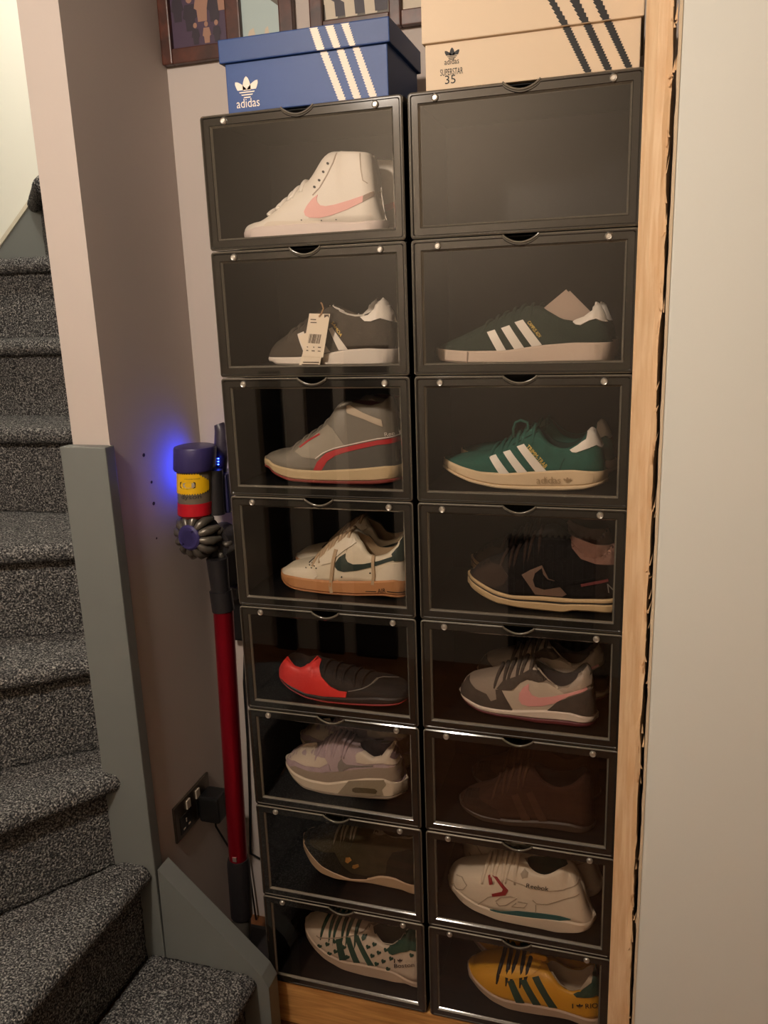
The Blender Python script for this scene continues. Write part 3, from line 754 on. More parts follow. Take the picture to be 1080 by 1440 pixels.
# 8 white trainer printed with hearts
S = Shoe('low_trainer', 0, 7, (360, 1250, 4.154),
    [(284, 262), (300, 310), (330, 358), (400, 432), (500, 492), (650, 534), (800, 568), (880, 576), (1000, 560)], [(285, 235), (310, 295), (350, 345), (420, 402), (500, 442), (600, 458), (700, 480), (800, 505), (1000, 525)],
    [(282, 245), (288, 210), (315, 184), (360, 172), (420, 168), (500, 170), (580, 182), (630, 200), (650, 215)],
    [(665, 255), (690, 300), (740, 335), (800, 345), (850, 312), (880, 270)], [(920, 225), (960, 250), (985, 330), (1000, 430), (1003, 520), (1003, 545)],
    ys=.05, label='white trainer printed with small dark green hearts and green stripes', group='trainers kept in the display boxes')
GR2 = leather('forest_green', (30, 66, 52)); CRM = leather('bone', (206, 186, 166))
S.upper(CRM, cloth('grey_green', (92, 88, 76))).sole('midsole', rub('bone', (190, 164, 142)))
for st in ([(468, 312), (500, 305), (530, 430), (490, 432)], [(525, 302), (552, 300), (608, 448), (572, 446)], [(575, 294), (598, 290), (690, 465), (655, 462)]): S.patch('stripe', GR2, st, .0016)
S.patch('heel_tab', GR2, [(770, 365), (800, 352), (850, 318), (885, 270), (960, 262), (985, 340), (985, 375), (900, 372), (850, 385), (800, 400), (780, 392)], .0028, step=.003)
S.strip('collar_piping', CRM, [(690, 305), (740, 338), (800, 346), (850, 312), (885, 262)], 14, .0022)
S.strip('seam', leather('bone_dark', (150, 132, 116)), [(355, 290), (370, 302), (450, 305), (560, 292), (660, 285)], 5)
def heart(c, r, a=.4):
    P = []
    for k in range(14):
        t = 2 * math.pi * k / 14; x = 16 * math.sin(t) ** 3 / 16; y = -(13 * math.cos(t) - 5 * math.cos(2 * t) - 2 * math.cos(3 * t) - math.cos(4 * t)) / 16
        P.append((c[0] + r * (x * math.cos(a) - y * math.sin(a)), c[1] + r * (x * math.sin(a) + y * math.cos(a))))
    return P
for hc in ((372, 352), (418, 340), (430, 396), (466, 382), (515, 358), (535, 415), (462, 325), (628, 308), (655, 356), (692, 342), (680, 408), (718, 390), (745, 440), (760, 374), (790, 424), (705, 455), (908, 405), (772, 485)): S.patch('printed_heart', GR2, heart(hc, 14), .0014, step=None)
S.text('lettering', mat('brown_ink', (54, 26, 20), .7), 'Boston', (810, 478), (925, 470), 24)
S.text('lettering', mat('brown_ink', (54, 26, 20), .7), 'I', (808, 448), (814, 448), 24); S.logo('emblem', mat('brown_ink', (54, 26, 20), .7), trefoil(), (828, 450), 30, 28)
S.laces(GR2, (410, 166), (600, 186), 6, .0042, .8)
S.mate(-.012, .108, 'white heart-print trainer behind the one with green stripes')
# right column ----------------------------------------------------------
G = 'trainers kept in the display boxes'
S = Shoe('low_trainer', 1, 1, (570, 310, 3.176),
    [(144, 612), (152, 632), (280, 645), (500, 645), (700, 640), (925, 630)], [(147, 578), (200, 585), (280, 590), (440, 588), (600, 564), (750, 552), (925, 548)],
    [(144, 590), (150, 572), (200, 545), (250, 524), (340, 480), (430, 435), (500, 402), (550, 386), (600, 384)],
    [(612, 394), (650, 420), (700, 446), (750, 460), (800, 440), (838, 408)], [(855, 368), (882, 395), (902, 450), (918, 505), (925, 550), (925, 610)],
    ys=.055, label='dark green suede trainer with three cream stripes and gold lettering', group=G)
DG = suede('dark_green', (42, 52, 44))
S.upper(DG, cloth('dark_green', (40, 44, 38))).sole('midsole', rub('warm_white', (206, 184, 166)))
for st in ([(365, 506), (400, 495), (450, 586), (410, 590)], [(428, 488), (465, 475), (530, 574), (487, 582)], [(488, 462), (525, 450), (610, 562), (565, 570)]): S.patch('stripe', M_lw, st, .0015)
S.patch('heel_tab', M_lw, [(748, 461), (800, 441), (838, 412), (850, 370), (866, 374), (878, 410), (900, 462), (875, 457), (850, 446), (820, 455), (782, 475), (760, 472)], .0028, step=.003)
S.text('lettering', M_gold, 'CAMPUS ADV', (544, 464), (596, 532), 16)
S.strip('toe_bumper_line', rub('line', (150, 130, 114)), [(278, 592), (276, 640)], 5, .001, True)
S.laces(DG, (370, 464), (560, 384), 6, .003)
S.mate(.004, .106, 'dark green suede trainer behind the striped one'); S_CARD = S
S = Shoe('low_trainer', 1, 2, (570, 520, 3.176),
    [(186, 456), (215, 476), (290, 512), (400, 538), (550, 548), (700, 550), (790, 545), (895, 505)], [(184, 412), (210, 425), (250, 442), (330, 466), (450, 473), (600, 463), (750, 458), (895, 455)],
    [(180, 425), (186, 408), (205, 396), (260, 384), (320, 376), (375, 372), (420, 342), (480, 315), (540, 280), (590, 250)],
    [(600, 262), (615, 310), (650, 344), (700, 360), (740, 356), (790, 325)], [(828, 262), (850, 280), (868, 320), (885, 360), (895, 455), (895, 490)],
    ys=.055, label='teal suede trainer with three cream stripes and thick embossed cream sole', group=G)
TEAL = suede('teal', (40, 84, 74)); CS = rub('cream_sole', (216, 190, 154))
S.upper(TEAL, cloth('dark_teal', (20, 44, 40))).sole('outsole', CS, 0, .22, .0045).sole('midsole', CS, .2, 1, .0035)
for st in ([(375, 399), (405, 388), (464, 472), (421, 475)], [(437, 378), (468, 368), (544, 466), (501, 470)], [(498, 353), (530, 341), (630, 462), (582, 465)]): S.patch('stripe', M_lw, st, .0015)
S.patch('heel_tab', M_lw, [(735, 369), (770, 349), (808, 321), (822, 275), (834, 264), (850, 282), (868, 320), (882, 348), (870, 357), (850, 346), (812, 362), (762, 380), (745, 378)], .0028, step=.003)
S.text('lettering', M_gold, 'TRIMM-TRAB', (538, 356), (622, 450), 19)
CSD = rub('cream_relief_shade', (166, 138, 102))  # shading of the raised letters put into a darker cream
S.text('embossed_lettering', CSD, 'adidas', (586, 516), (694, 516), 30, .003, True); S.logo('embossed_emblem', CSD, trefoil(), (706, 516), 36, 28, .003, True)
S.strip('seam', suede('teal_dark', (26, 58, 52)), [(480, 345), (540, 312), (590, 285)], 4); S.strip('seam', suede('teal_dark', (26, 58, 52)), [(690, 455), (700, 425), (712, 405)], 4)
S.laces(TEAL, (400, 352), (570, 262), 6, .0034)
MB().tube([(S.at(0, [0] * 72) + on(1, S.yc - .02, *S.px(p)).x, S.yc - .02, on(1, S.yc - .02, *S.px(p)).z + S.dz) for p in ((485, 310), (482, 275), (492, 245), (515, 235), (545, 245), (550, 275), (530, 285))], .0026, 7).build('lace_bow', TEAL, S.root, True)
S.mate(.012, .106, 'teal suede trainer behind the one with the embossed sole')
S = Shoe('low_trainer', 1, 3, (570, 700, 3.176),
    [(290, 402), (330, 438), (400, 478), (500, 500), (600, 512), (710, 524), (740, 514), (850, 520), (955, 512)], [(290, 352), (335, 388), (400, 425), (470, 446), (600, 450), (750, 463), (850, 463), (955, 448)],
    [(284, 370), (296, 340), (318, 312), (350, 290), (400, 272), (450, 255), (510, 225), (560, 195), (590, 160), (630, 130), (680, 128)],
    [(735, 175), (755, 230), (800, 268), (850, 285), (905, 265)], [(930, 200), (945, 230), (957, 330), (960, 450), (960, 490)],
    ys=.055, label='dark brown and black trainer with layered cream sole', group=G)
BRN = suede('dark_brown', (52, 40, 34)); BLK = suede('black', (26, 23, 22))
S.upper(BLK, cloth('rose_brown', (112, 80, 70))).sole('outsole', rub('ecru', (196, 166, 124)), 0, .62, .0045).sole('sole_line', M_ink, .6, .68, .0036).sole('midsole', rub('ecru', (196, 166, 124)), .66, 1, .0042)
S.patch('toe_box', BRN, [(300, 355), (325, 315), (360, 296), (430, 310), (460, 360), (440, 395), (400, 410), (340, 385)], .0012)
S.patch('side_panel', leather('cocoa', (104, 80, 66)), [(520, 352), (560, 330), (610, 310), (640, 370), (665, 378), (720, 440), (700, 450), (580, 440), (560, 410)], .0012)
S.patch('swoosh', BLK, [(610, 322), (580, 345), (570, 375), (580, 405), (620, 418), (700, 405), (780, 388), (870, 370), (865, 362), (760, 378), (680, 384), (635, 372), (616, 350)], .0018)
S.patch('collar_panel', suede('rose', (120, 88, 76)), [(735, 200), (750, 176), (775, 190), (850, 218), (930, 222), (945, 240), (952, 300), (930, 306), (850, 305), (785, 282), (745, 235)], .0016)
S.strip('stripe', leather('dull_red', (98, 40, 40)), [(785, 400), (830, 392), (905, 376)], 12, .0016)
S.text('lettering', leather('light_grey', (130, 122, 112)), 'N', (905, 432), (935, 428), 40, .0018)
S.laces(BRN, (440, 258), (600, 150), 6, .0034)
S.mate(-.014, .106, 'dark brown and black trainer behind the cream-soled one')
S = Shoe('running_trainer', 1, 4, (580, 860, 3.375),
    [(230, 398), (260, 444), (320, 482), (400, 504), (470, 512), (600, 538), (750, 552), (830, 550), (872, 520)], [(230, 390), (262, 420), (320, 452), (400, 468), (470, 474), (640, 474), (750, 484), (872, 482)],
    [(228, 390), (234, 355), (250, 322), (280, 302), (330, 292), (380, 284), (430, 270), (480, 250), (530, 230), (570, 225)],
    [(575, 282), (618, 310), (660, 342), (710, 360), (758, 345), (788, 312)], [(828, 255), (850, 280), (862, 360), (872, 430), (872, 480), (872, 505)],
    ys=.055, label='grey running trainer with pink swoosh mark and maroon outsole', group=G)
PG = leather('pale_taupe', (186, 168, 150)); CH = suede('charcoal', (74, 66, 60))
S.upper(cloth('taupe', (146, 130, 116)), cloth('slate', (78, 70, 66))).sole('outsole', rub('maroon', (92, 30, 38)), 0, .38, .003).sole('midsole', rub('off_white', (212, 194, 178)), .36, 1, .0042)
S.patch('toe_wing', CH, [(232, 388), (240, 340), (262, 325), (300, 370), (350, 395), (372, 430), (400, 420), (395, 375), (420, 372), (450, 430), (475, 472), (400, 466), (320, 450), (262, 418)], .0014)
S.patch('side_panel', PG, [(425, 378), (480, 380), (510, 345), (540, 328), (580, 335), (640, 345), (700, 380), (760, 375), (820, 350), (820, 375), (740, 408), (650, 470), (480, 472)], .0009)
S.patch('eyestay', CH, [(400, 370), (430, 335), (500, 310), (560, 278), (600, 295), (636, 332), (600, 340), (545, 326), (510, 342), (470, 378), (425, 376)], .0016)
S.patch('heel_panel', CH, [(640, 472), (690, 430), (780, 400), (860, 355), (870, 478), (750, 482)], .0013)
S.patch('swoosh', leather('rose_pink', (216, 150, 146)), [(553, 345), (525, 365), (508, 392), (505, 420), (518, 442), (550, 452), (610, 452), (670, 440), (740, 406), (830, 372), (825, 362), (740, 392), (660, 408), (600, 412), (568, 400), (552, 375)], .002)
S.patch('collar_panel', leather('stone', (160, 142, 126)), [(690, 372), (740, 368), (780, 330), (795, 305), (830, 262), (850, 285), (845, 345), (780, 375), (720, 392)], .0016)
S.strip('collar_piping', PG, [(570, 278), (600, 292), (640, 325), (690, 370)], 8, .002)
S.laces(CH, (410, 278), (560, 228), 6, .0036)
S.mate(.016, .106, 'grey running trainer behind the one with a pink swoosh mark')
S = Shoe('low_trainer', 1, 5, (580, 1020, 3.375),
    [(232, 385), (260, 415), (330, 455), (450, 478), (600, 490), (750, 510), (845, 500), (862, 480)], [(232, 365), (265, 395), (330, 428), (450, 450), (600, 455), (750, 470), (862, 460)],
    [(230, 370), (236, 340), (255, 315), (300, 300), (380, 280), (430, 240), (480, 205), (530, 185), (565, 180)],
    [(575, 230), (620, 262), (690, 290), (760, 280), (800, 250)], [(830, 205), (850, 240), (860, 330), (864, 450), (864, 470)],
    ys=.055, label='dark brown suede trainer barely lit inside its box', group=G)
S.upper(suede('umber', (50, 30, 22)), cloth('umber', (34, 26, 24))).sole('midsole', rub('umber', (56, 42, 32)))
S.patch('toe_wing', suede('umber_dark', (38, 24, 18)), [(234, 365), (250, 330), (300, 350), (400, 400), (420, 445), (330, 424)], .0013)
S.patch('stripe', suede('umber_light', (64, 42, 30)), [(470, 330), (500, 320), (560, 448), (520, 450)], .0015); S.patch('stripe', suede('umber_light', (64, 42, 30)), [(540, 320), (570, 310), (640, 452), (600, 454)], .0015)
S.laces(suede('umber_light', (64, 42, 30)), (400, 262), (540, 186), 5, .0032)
S.mate(.006, .106, 'dark brown suede trainer behind the barely lit one')
S = Shoe('running_trainer', 1, 6, (580, 1160, 3.375),
    [(172, 280), (200, 335), (230, 375), (290, 418), (400, 464), (550, 496), (680, 524), (780, 526), (835, 508), (862, 465)], [(172, 262), (205, 308), (250, 350), (310, 388), (390, 418), (560, 445), (750, 470), (862, 445)],
    [(170, 265), (174, 228), (190, 202), (225, 188), (300, 182), (350, 174), (400, 160), (450, 145), (500, 150)],
    [(535, 212), (580, 232), (630, 242), (680, 228), (705, 215)], [(735, 190), (775, 215), (810, 290), (838, 380), (862, 440), (864, 455)],
    ys=.05, W=.096, label='white running trainer with red zigzag mark and teal sole line', group=G)
WH = leather('chalk', (214, 196, 174))
S.upper(WH, cloth('deep_teal', (26, 62, 60))).sole('midsole', rub('chalk', (208, 188, 166)))
RD = leather('crimson', (140, 30, 34))
S.patch('red_mark', RD, [(360, 248), (374, 242), (382, 288), (366, 292)], .0018); S.patch('red_mark', RD, [(378, 246), (402, 254), (455, 318), (442, 340), (380, 347), (377, 335), (424, 325), (430, 312), (394, 262)], .0018)
S.patch('teal_line', leather('teal_green', (30, 84, 84)), [(368, 406), (420, 418), (500, 416), (600, 426), (700, 440), (752, 455), (700, 459), (600, 449), (480, 436), (390, 430)], .0024)
S.text('lettering', M_ink, 'Reebok', (540, 304), (645, 320), 20)
sm = leather('chalk_dark', (168, 150, 130))  # darker chalk tone for the seams and eyelet plate
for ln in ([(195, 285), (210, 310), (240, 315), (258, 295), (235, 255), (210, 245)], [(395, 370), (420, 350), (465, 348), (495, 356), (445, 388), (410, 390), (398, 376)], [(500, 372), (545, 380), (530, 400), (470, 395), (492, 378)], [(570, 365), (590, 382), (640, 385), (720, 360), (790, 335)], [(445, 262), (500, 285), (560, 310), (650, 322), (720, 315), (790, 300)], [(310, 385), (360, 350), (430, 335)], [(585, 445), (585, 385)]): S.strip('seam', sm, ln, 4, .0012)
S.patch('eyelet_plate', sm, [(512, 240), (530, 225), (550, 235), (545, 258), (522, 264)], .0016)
S.laces(WH, (350, 172), (490, 150), 6, .0042)
S.mate(.012, .106, 'white running trainer behind the one with a red zigzag mark')
S = Shoe('low_trainer', 1, 7, (580, 1290, 3.375),
    [(264, 275), (285, 315), (320, 360), (380, 412), (450, 447), (600, 477), (750, 502), (905, 508)], [(266, 250), (300, 308), (370, 372), (430, 402), (560, 424), (700, 453), (905, 466)],
    [(263, 262), (268, 240), (290, 218), (330, 204), (400, 192), (480, 188), (550, 195), (610, 215)],
    [(635, 250), (660, 287), (700, 330), (750, 355), (800, 350), (845, 305)], [(868, 240), (888, 280), (902, 380), (907, 470), (907, 500)],
    ys=.05, label='yellow trainer with three dark green stripes and pale lining', group=G)
YL = leather('yellow', (200, 142, 30)); GR3 = leather('deep_green', (26, 56, 44))
S.upper(YL, cloth('linen', (170, 150, 128))).sole('midsole', rub('linen', (176, 148, 126)))
for st in ([(452, 311), (480, 306), (532, 414), (492, 412)], [(510, 306), (540, 302), (610, 424), (572, 421)], [(568, 294), (598, 290), (688, 438), (648, 434)]): S.patch('stripe', GR3, st, .0016)
S.patch('heel_tab', GR3, [(765, 372), (800, 362), (850, 318), (868, 262), (890, 300), (900, 372), (870, 376), (820, 388), (780, 386)], .0028, step=.003)
S.strip('collar_piping', cloth('linen', (170, 150, 128)), [(660, 290), (700, 332), (750, 357), (800, 352), (845, 312), (866, 268)], 13, .0022)
S.patch('eyestay', leather('yellow_pale', (206, 150, 40)), [(412, 282), (470, 300), (560, 285), (640, 255), (628, 238), (560, 240)], .0013)
S.patch('eyelet', M_ink, [(582, 262), (595, 252), (618, 254), (622, 264), (605, 272), (588, 270)], .002)
S.text('lettering', M_ink, 'RIO', (822, 440), (878, 436), 24); S.text('lettering', M_ink, 'I', (758, 438), (764, 438), 22); S.logo('emblem', M_ink, trefoil(), (778, 440), 32, 24)
S.laces(M_ink, (420, 190), (550, 196), 5, .0044, .75)
S.mate(-.012, .106, 'yellow trainer behind the one with green stripes')
# ------------------------------------------------------------------ swing tag, paper card
def card(mb, px, crop, Y, th, zmin=None, tilt=0):
    pts = []
    for q in px:
        p = on(1, Y, crop[0] + q[0] / crop[2], crop[1] + q[1] / crop[2]); z = max(p.z, zmin) if zmin else p.z
        pts.append((p.x, Y, z))
    return mb.prism(pts, (0, 0, 0), (0, th, 0))
TC = (290, 340, 3.724); TY = S_TAG.ys - .016; PAPER = mat('tag_paper', (236, 220, 198), .8); PRINT = mat('tag_print', (88, 70, 58), .8)
FL = S_TAG.floor + .001
c0 = on(1, TY, 290 + 560 / 3.724, 340 + 500 / 3.724)
tg = empty('swing_tag', c0, 'white paper swing tag with bar code hanging on the grey trainer', 'tag')
card(MB(), [(540, 375), (648, 378), (612, 605), (502, 600)], TC, TY, .0006).build('card', PAPER, tg)
card(MB(), [(512, 560), (608, 570), (594, 664), (484, 660)], TC, TY + .0012, .0006, FL).build('back_card', PAPER, tg)
card(MB(), [(482, 496), (520, 478), (540, 560), (510, 556)], TC, TY + .0024, .0006).build('side_card', PAPER, tg)
rnd = random.Random(3); mb = MB(); x = 0.
while x < .97:
    wv = rnd.choice((.02, .03, .05)); a, b = x, min(1, x + wv)
    q = lambda s, t: (542 - 10 * t + 62 * s, 482 + 48 * t + 4 * s)
    card(mb, [q(a, 0), q(b, 0), q(b, 1), q(a, 1)], TC, TY - .0004, .0003); x += wv + rnd.choice((.02, .03, .05))
mb.build('bar_code', PRINT, tg)
mb = MB()
for y, a, b in ((404, 546, 575), (420, 546, 578), (548, 527, 533), (549, 560, 566), (550, 585, 600), (566, 524, 534), (568, 552, 568), (570, 584, 598), (628, 506, 590), (640, 500, 588), (650, 498, 586)):
    Yp = TY - .0004
    if y > 600: Yp = TY + .0008
    card(mb, [(a, y), (b, y + 1), (b, y + 6), (a, y + 5)], TC, Yp, .0003)
for a, b in (((618, 381), (642, 398)),):
    card(mb, [a, (b[0], a[1]), b, (b[0] - 8, a[1] + 8), (a[0], b[1])], TC, TY - .0004, .0003)
mb.build('small_print', PRINT, tg)
pp = [on(1, TY - .001, *S_TAG.px(p)) for p in ((590, 392), (604, 376), (614, 350), (606, 325), (600, 318))]
MB().tube(pp, .0014, 6).build('string', mat('twine', (168, 130, 92), .9), tg)
CC = (570, 310, 3.176)
cp = empty('paper_card', on(1, S_CARD.yc, *S_CARD.px((720, 400))), 'folded beige paper card tucked upright in the green trainer', 'card')
card(MB(), [(640, 405), (612, 396), (718, 308), (822, 416), (775, 452), (700, 440)], CC, S_CARD.yc - .002, .0006).build('front_leaf', mat('grey_card', (176, 154, 138), .85), cp)
card(MB(), [(650, 405), (640, 396), (735, 314), (832, 412), (785, 452), (710, 440)], CC, S_CARD.yc + .005, .0006).build('back_leaf', mat('grey_card', (176, 154, 138), .85), cp)
# ------------------------------------------------------------------ cardboard shoe boxes on top
def carton(name, label, x0, x1, lx0, lx1, zt, zl, yb, dep, mcol, lidm, stripes, smat, crop, extra):
    root = empty(name, ((x0 + x1) / 2, yb + dep / 2, TOPZ), label, 'box')
    MB().bbox((x0, yb, TOPZ + .0005), (x1, yb + dep, zt - .004), .0015).build('carton_base', mcol, root)
    lid = MB().bbox((lx0, yb - .006, zl), (lx1, yb + dep + .006, zt), .002).build('lid', lidm, root)
    fB = lambda p, h: Vector((p[0], yb - h, p[1])); fL = lambda p, h: Vector((p[0], yb - .006 - h, p[1]))
    cv = lambda q, Y: (lambda p: (p.x, p.z))(on(1, Y, crop[0] + q[0] / crop[2], crop[1] + q[1] / crop[2]))
    def zig(A, B, C, D, Y, n, zlo, zhi):
        """slanted stripe A-B (top edge) to D-C (bottom edge) with saw-tooth long sides, trimmed to zlo..zhi"""
        A, B, C, D = [Vector(cv(q, Y)) for q in (A, B, C, D)]
        def lim(P, Q, z): return P + (Q - P) * ((z - P.y) / (Q.y - P.y))
        A2, D2 = lim(A, D, zhi), lim(A, D, zlo); B2, C2 = lim(B, C, zhi), lim(B, C, zlo)
        L = []; R = []; am = .0024
        for k in range(n + 1):
            t = k / n; L.append(A2.lerp(D2, t)); R.append(B2.lerp(C2, t))
            if k < n: t2 = (k + .85) / n; L.append(A2.lerp(D2, t2) + Vector((am, 0))); R.append(B2.lerp(C2, t2) - Vector((am, 0)))
        return L + R[::-1]
    for top, bot in stripes:
        mb = MB(); plate(mb, zig(*top, yb - .006, 10, zl + .001, zt - .002), fL, .0004); mb.build('stripe', smat, lid)
        mb = MB(); plate(mb, zig(*bot, yb, 18, TOPZ + .002, zl + .0015), fB, .0004); mb.build('stripe', smat, root)
    for kind, body, a, b, h in extra:
        mb = MB()
        if kind == 'logo':
            a = Vector(cv(a, yb)); b = Vector(cv(b, yb))
            for p in trefoil():
                v, f = fill2d(p); mb.add([Vector((a.x + q[0] * (b.x - a.x), yb - .0005, b.y + q[1] * (a.y - b.y))) for q in v], f)
            mb.build('emblem', smat, root)
        else:
            v, f = text2d(body); a = Vector(cv(a, yb)); b = Vector(cv(b, yb)); hh = h / crop[2] / 790
            mb.add([Vector((a.x + (b.x - a.x) * q[0], yb - .0005, max(TOPZ + .001, (a.y + b.y) / 2 + hh * q[1]))) for q in v], f); mb.build('lettering', smat, root)
M_blue = mat('blue_card', (8, 58, 122), .5, bump=.03, bscale=200); M_navy = mat('navy_card', (8, 54, 114), .5)
M_print = mat('white_print', (240, 226, 210), .6)
B1 = (200, 0, 2.7)
carton('blue_shoe_carton', 'blue cardboard shoe carton with three white saw-edged stripes', .052, .337, .044, .343, 1.8935, 1.857, .008, .19, M_blue, M_navy,
       [(((628, 93), (662, 88), (692, 178), (658, 183)), ((668, 187), (700, 182), (770, 363), (738, 368))),
        (((686, 83), (722, 78), (752, 168), (720, 172)), ((730, 175), (762, 170), (829, 357), (796, 362))),
        (((745, 72), (780, 68), (808, 158), (780, 162)), ((790, 165), (820, 160), (888, 348), (855, 352)))], M_print, B1,
       [('logo', '', (350, 295), (444, 376), 0), ('text', 'adidas', (360, 411), (447, 404), 30)])
M_cream2 = mat('cream_card', (224, 200, 170), .6, bump=.03, bscale=200)
B2 = (560, 0, 2.7)
carton('cream_shoe_carton', 'cream cardboard shoe carton with three black saw-edged stripes', .3985, .722, .3945, .726, 1.912, 1.847, .008, .2, M_cream2, M_cream2,
       [(((565, 0), (598, 0), (655, 100), (620, 105)), ((622, 108), (657, 103), (726, 247), (692, 250))),
        (((648, 0), (690, 0), (733, 90), (697, 95)), ((700, 96), (737, 92), (804, 238), (770, 243))),
        (((735, 0), (775, 0), (812, 80), (775, 85)), ((778, 87), (815, 82), (881, 229), (848, 233)))], M_ink, B2,
       [('logo', '', (176, 184), (233, 228), 0), ('text', 'adidas', (176, 248), (231, 240), 18), ('text', 'SUPERSTAR', (160, 290), (246, 279), 20), ('text', '35', (178, 322), (218, 314), 26)])
# ------------------------------------------------------------------ picture frames on the back wall
def photo(name, x0, x1, z0, z1, y, bg, people, parent):
    ph = MB().box((x0, y, z0), (x1, y + .001, z1)).build(name, bg, parent)
    return ph
SK = mat('photo_skin', (150, 112, 92), .5); DK = mat('photo_dark', (40, 28, 40), .5); PL = mat('photo_plum', (64, 44, 66), .5); PB = mat('photo_blue', (168, 184, 182), .4); PS = mat('photo_sepia', (92, 84, 72), .5); PW = mat('photo_pale', (196, 182, 160), .5)
def figure(x, z, s, m, cm, y, parent):
    """small printed standing figure"""
    mb = MB(); P = [(x + s * .11 * math.cos(k * .628), z + s * (.86 + .13 * math.sin(k * .628))) for k in range(10)]
    mb.add([(a, y, b) for a, b in P], [tuple(range(10))]); mb.build('printed_head', m, parent)
    P = [(-.16, .7), (.16, .7), (.24, .35), (.16, .3), (.14, 0), (-.14, 0), (-.16, .3), (-.24, .35)]
    mb = MB(); mb.add([(x + s * a, y, z + s * b) for a, b in P], [tuple(range(8))]); mb.build('printed_figure', cm, parent)
def frame_with(name, label, x0, x1, z0, z1, wins, m):
    root = empty(name, ((x0 + x1) / 2, BACK, z0), label, 'picture frame')
    y0, y1 = BACK - .02, BACK - .0008; xs = [x0] + [a for w_ in wins for a in w_[:2]] + [x1]; zb, zt = wins[0][2], wins[0][3]
    for k in range(0, len(xs), 2): MB().bbox((xs[k], y0, z0), (xs[k + 1], y1, z1), .003).build('stile', m, root)
    for w_ in wins:
        MB().bbox((w_[0], y0 + .001, z0), (w_[1], y1, zb), .002).build('rail', m, root); MB().bbox((w_[0], y0 + .001, zt), (w_[1], y1, z1), .002).build('rail', m, root)
    return root
def fx(u, v): return on(1, BACK - .02, u, v)
yP = BACK - .008
a0 = fx(228, 92); a1 = fx(240, 62); a2 = fx(318, 54); a3 = fx(338, 48); a4 = fx(392, 40); a5 = fx(411, 34); zb = fx(245, 68).z
r = frame_with('picture_frame', 'dark wooden multi-photo frame hanging above the blue carton', a0.x, a5.x, a0.z, a0.z + .30, [(a1.x, a2.x, zb, zb + .22), (a3.x, a4.x, zb, zb + .22)], M_frame)
p1 = photo('photograph', a1.x, a2.x, zb, zb + .22, yP, PL, 0, r); p2 = photo('photograph', a3.x, a4.x, zb, zb + .22, yP, PB, 0, r)
for i, (x, z, s_) in enumerate(((.12, .02, .075), (.34, .0, .085), (.56, .015, .09), (.78, .012, .085), (.93, .03, .08), (.42, -.012, .05), (.62, -.01, .05), (.80, -.008, .05))):
    figure(a1.x + (a2.x - a1.x) * x, zb + max(z, 0.001) * 1.0 + (.03 if i < 5 else .004), s_ * .8, SK, (SK if i in (2, 4, 6) else DK), yP - .0004 - i * .0001, p1)
MB().add([(a4.x, yP - .0004, zb + .05), (a4.x, yP - .0004, zb + .1), (a3.x + .02, yP - .0004, zb + .1), (a4.x - .02, yP - .0004, zb + .065)], [(0, 1, 2, 3)]).build('printed_slope', PS, p2)
for k, (x, w_) in enumerate(((.1, .02), (.55, .012))):
    xx = a3.x + (a4.x - a3.x) * x; MB().add([(xx, yP - .0004, zb + .001), (xx + w_, yP - .0004, zb + .001), (xx + w_ * .8, yP - .0004, zb + .02), (xx + w_ * .3, yP - .0004, zb + .016)], [(0, 1, 2, 3)]).build('printed_figure', PW, p2)
b0 = fx(434, 12); b1 = fx(452, 8); b2 = fx(546, 8); b3 = fx(563, 8); b4 = fx(592, 8)
r = frame_with('picture_frame', 'dark wooden multi-photo frame hanging between the two cartons', b0.x, b4.x + .06, fx(590, 32).z, fx(590, 32).z + .3, [(b1.x, b2.x, fx(570, 12).z, fx(570, 12).z + .24), (b3.x, b4.x + .035, fx(570, 12).z, fx(570, 12).z + .24)], M_frame)
zz = fx(570, 12).z
p1 = photo('photograph', b1.x, b2.x, zz, zz + .24, yP, PS, 0, r); p2 = photo('photograph', b3.x, b4.x + .035, zz, zz + .24, yP, PW, 0, r)
for i in range(6): figure(b1.x + (b2.x - b1.x) * (.12 + .15 * i), zz + .004 + .003 * (i % 2), .085, PW if i % 3 else SK, DK if i % 2 else PW, yP - .0004 - i * .0001, p1)
MB().add([(b3.x + .012, yP - .0004, zz + .05), (b3.x + .03, yP - .0004, zz + .02), (b3.x + .05, yP - .0004, zz + .05)], [(0, 1, 2)]).build('printed_mountain', PS, p2)
# ------------------------------------------------------------------ cordless vacuum cleaner in the corner
VY = .105
def vp(u, v, Y=VY): return on(1, Y, u, v)
vac = empty('cordless_vacuum', (-.12, VY, FZ), 'cordless stick vacuum with red wand, purple caps and yellow label', 'vacuum cleaner')
PUR = mat('purple_plastic', (54, 48, 96), .35); CLR = mat('smoky_bin', (104, 94, 80), .15, coat=.4); GRM = mat('grey_metal_plastic', (96, 90, 82), .3, metal=.4); DKP = mat('dark_plastic', (34, 32, 34), .4)
REDM = mat('red_metal', (150, 16, 36), .3, metal=.65); YEL = mat('yellow_label', (232, 182, 16), .45); REDP = mat('red_plastic', (176, 20, 34), .35)
ca = vp(274, 626); cb = vp(274, 660); bt = vp(275, 716)
r1 = .044
def lathe(name, m, prof, n=28, sharp=35):
    """prof: (centre, radius) along a nearly upright axis"""
    mb = MB(); V = []; F = []
    for p, rr in prof:
        for k in range(n): V.append(Vector(p) + Vector((rr * math.cos(2 * math.pi * k / n), rr * math.sin(2 * math.pi * k / n), 0)))
    for i in range(len(prof) - 1):
        for k in range(n): F.append((i * n + k, i * n + (k + 1) % n, (i + 1) * n + (k + 1) % n, (i + 1) * n + k))
    F.append(tuple(range(n))[::-1]); F.append(tuple((len(prof) - 1) * n + k for k in range(n)))
    return mk(name, V, F, m, vac, True, sharp)
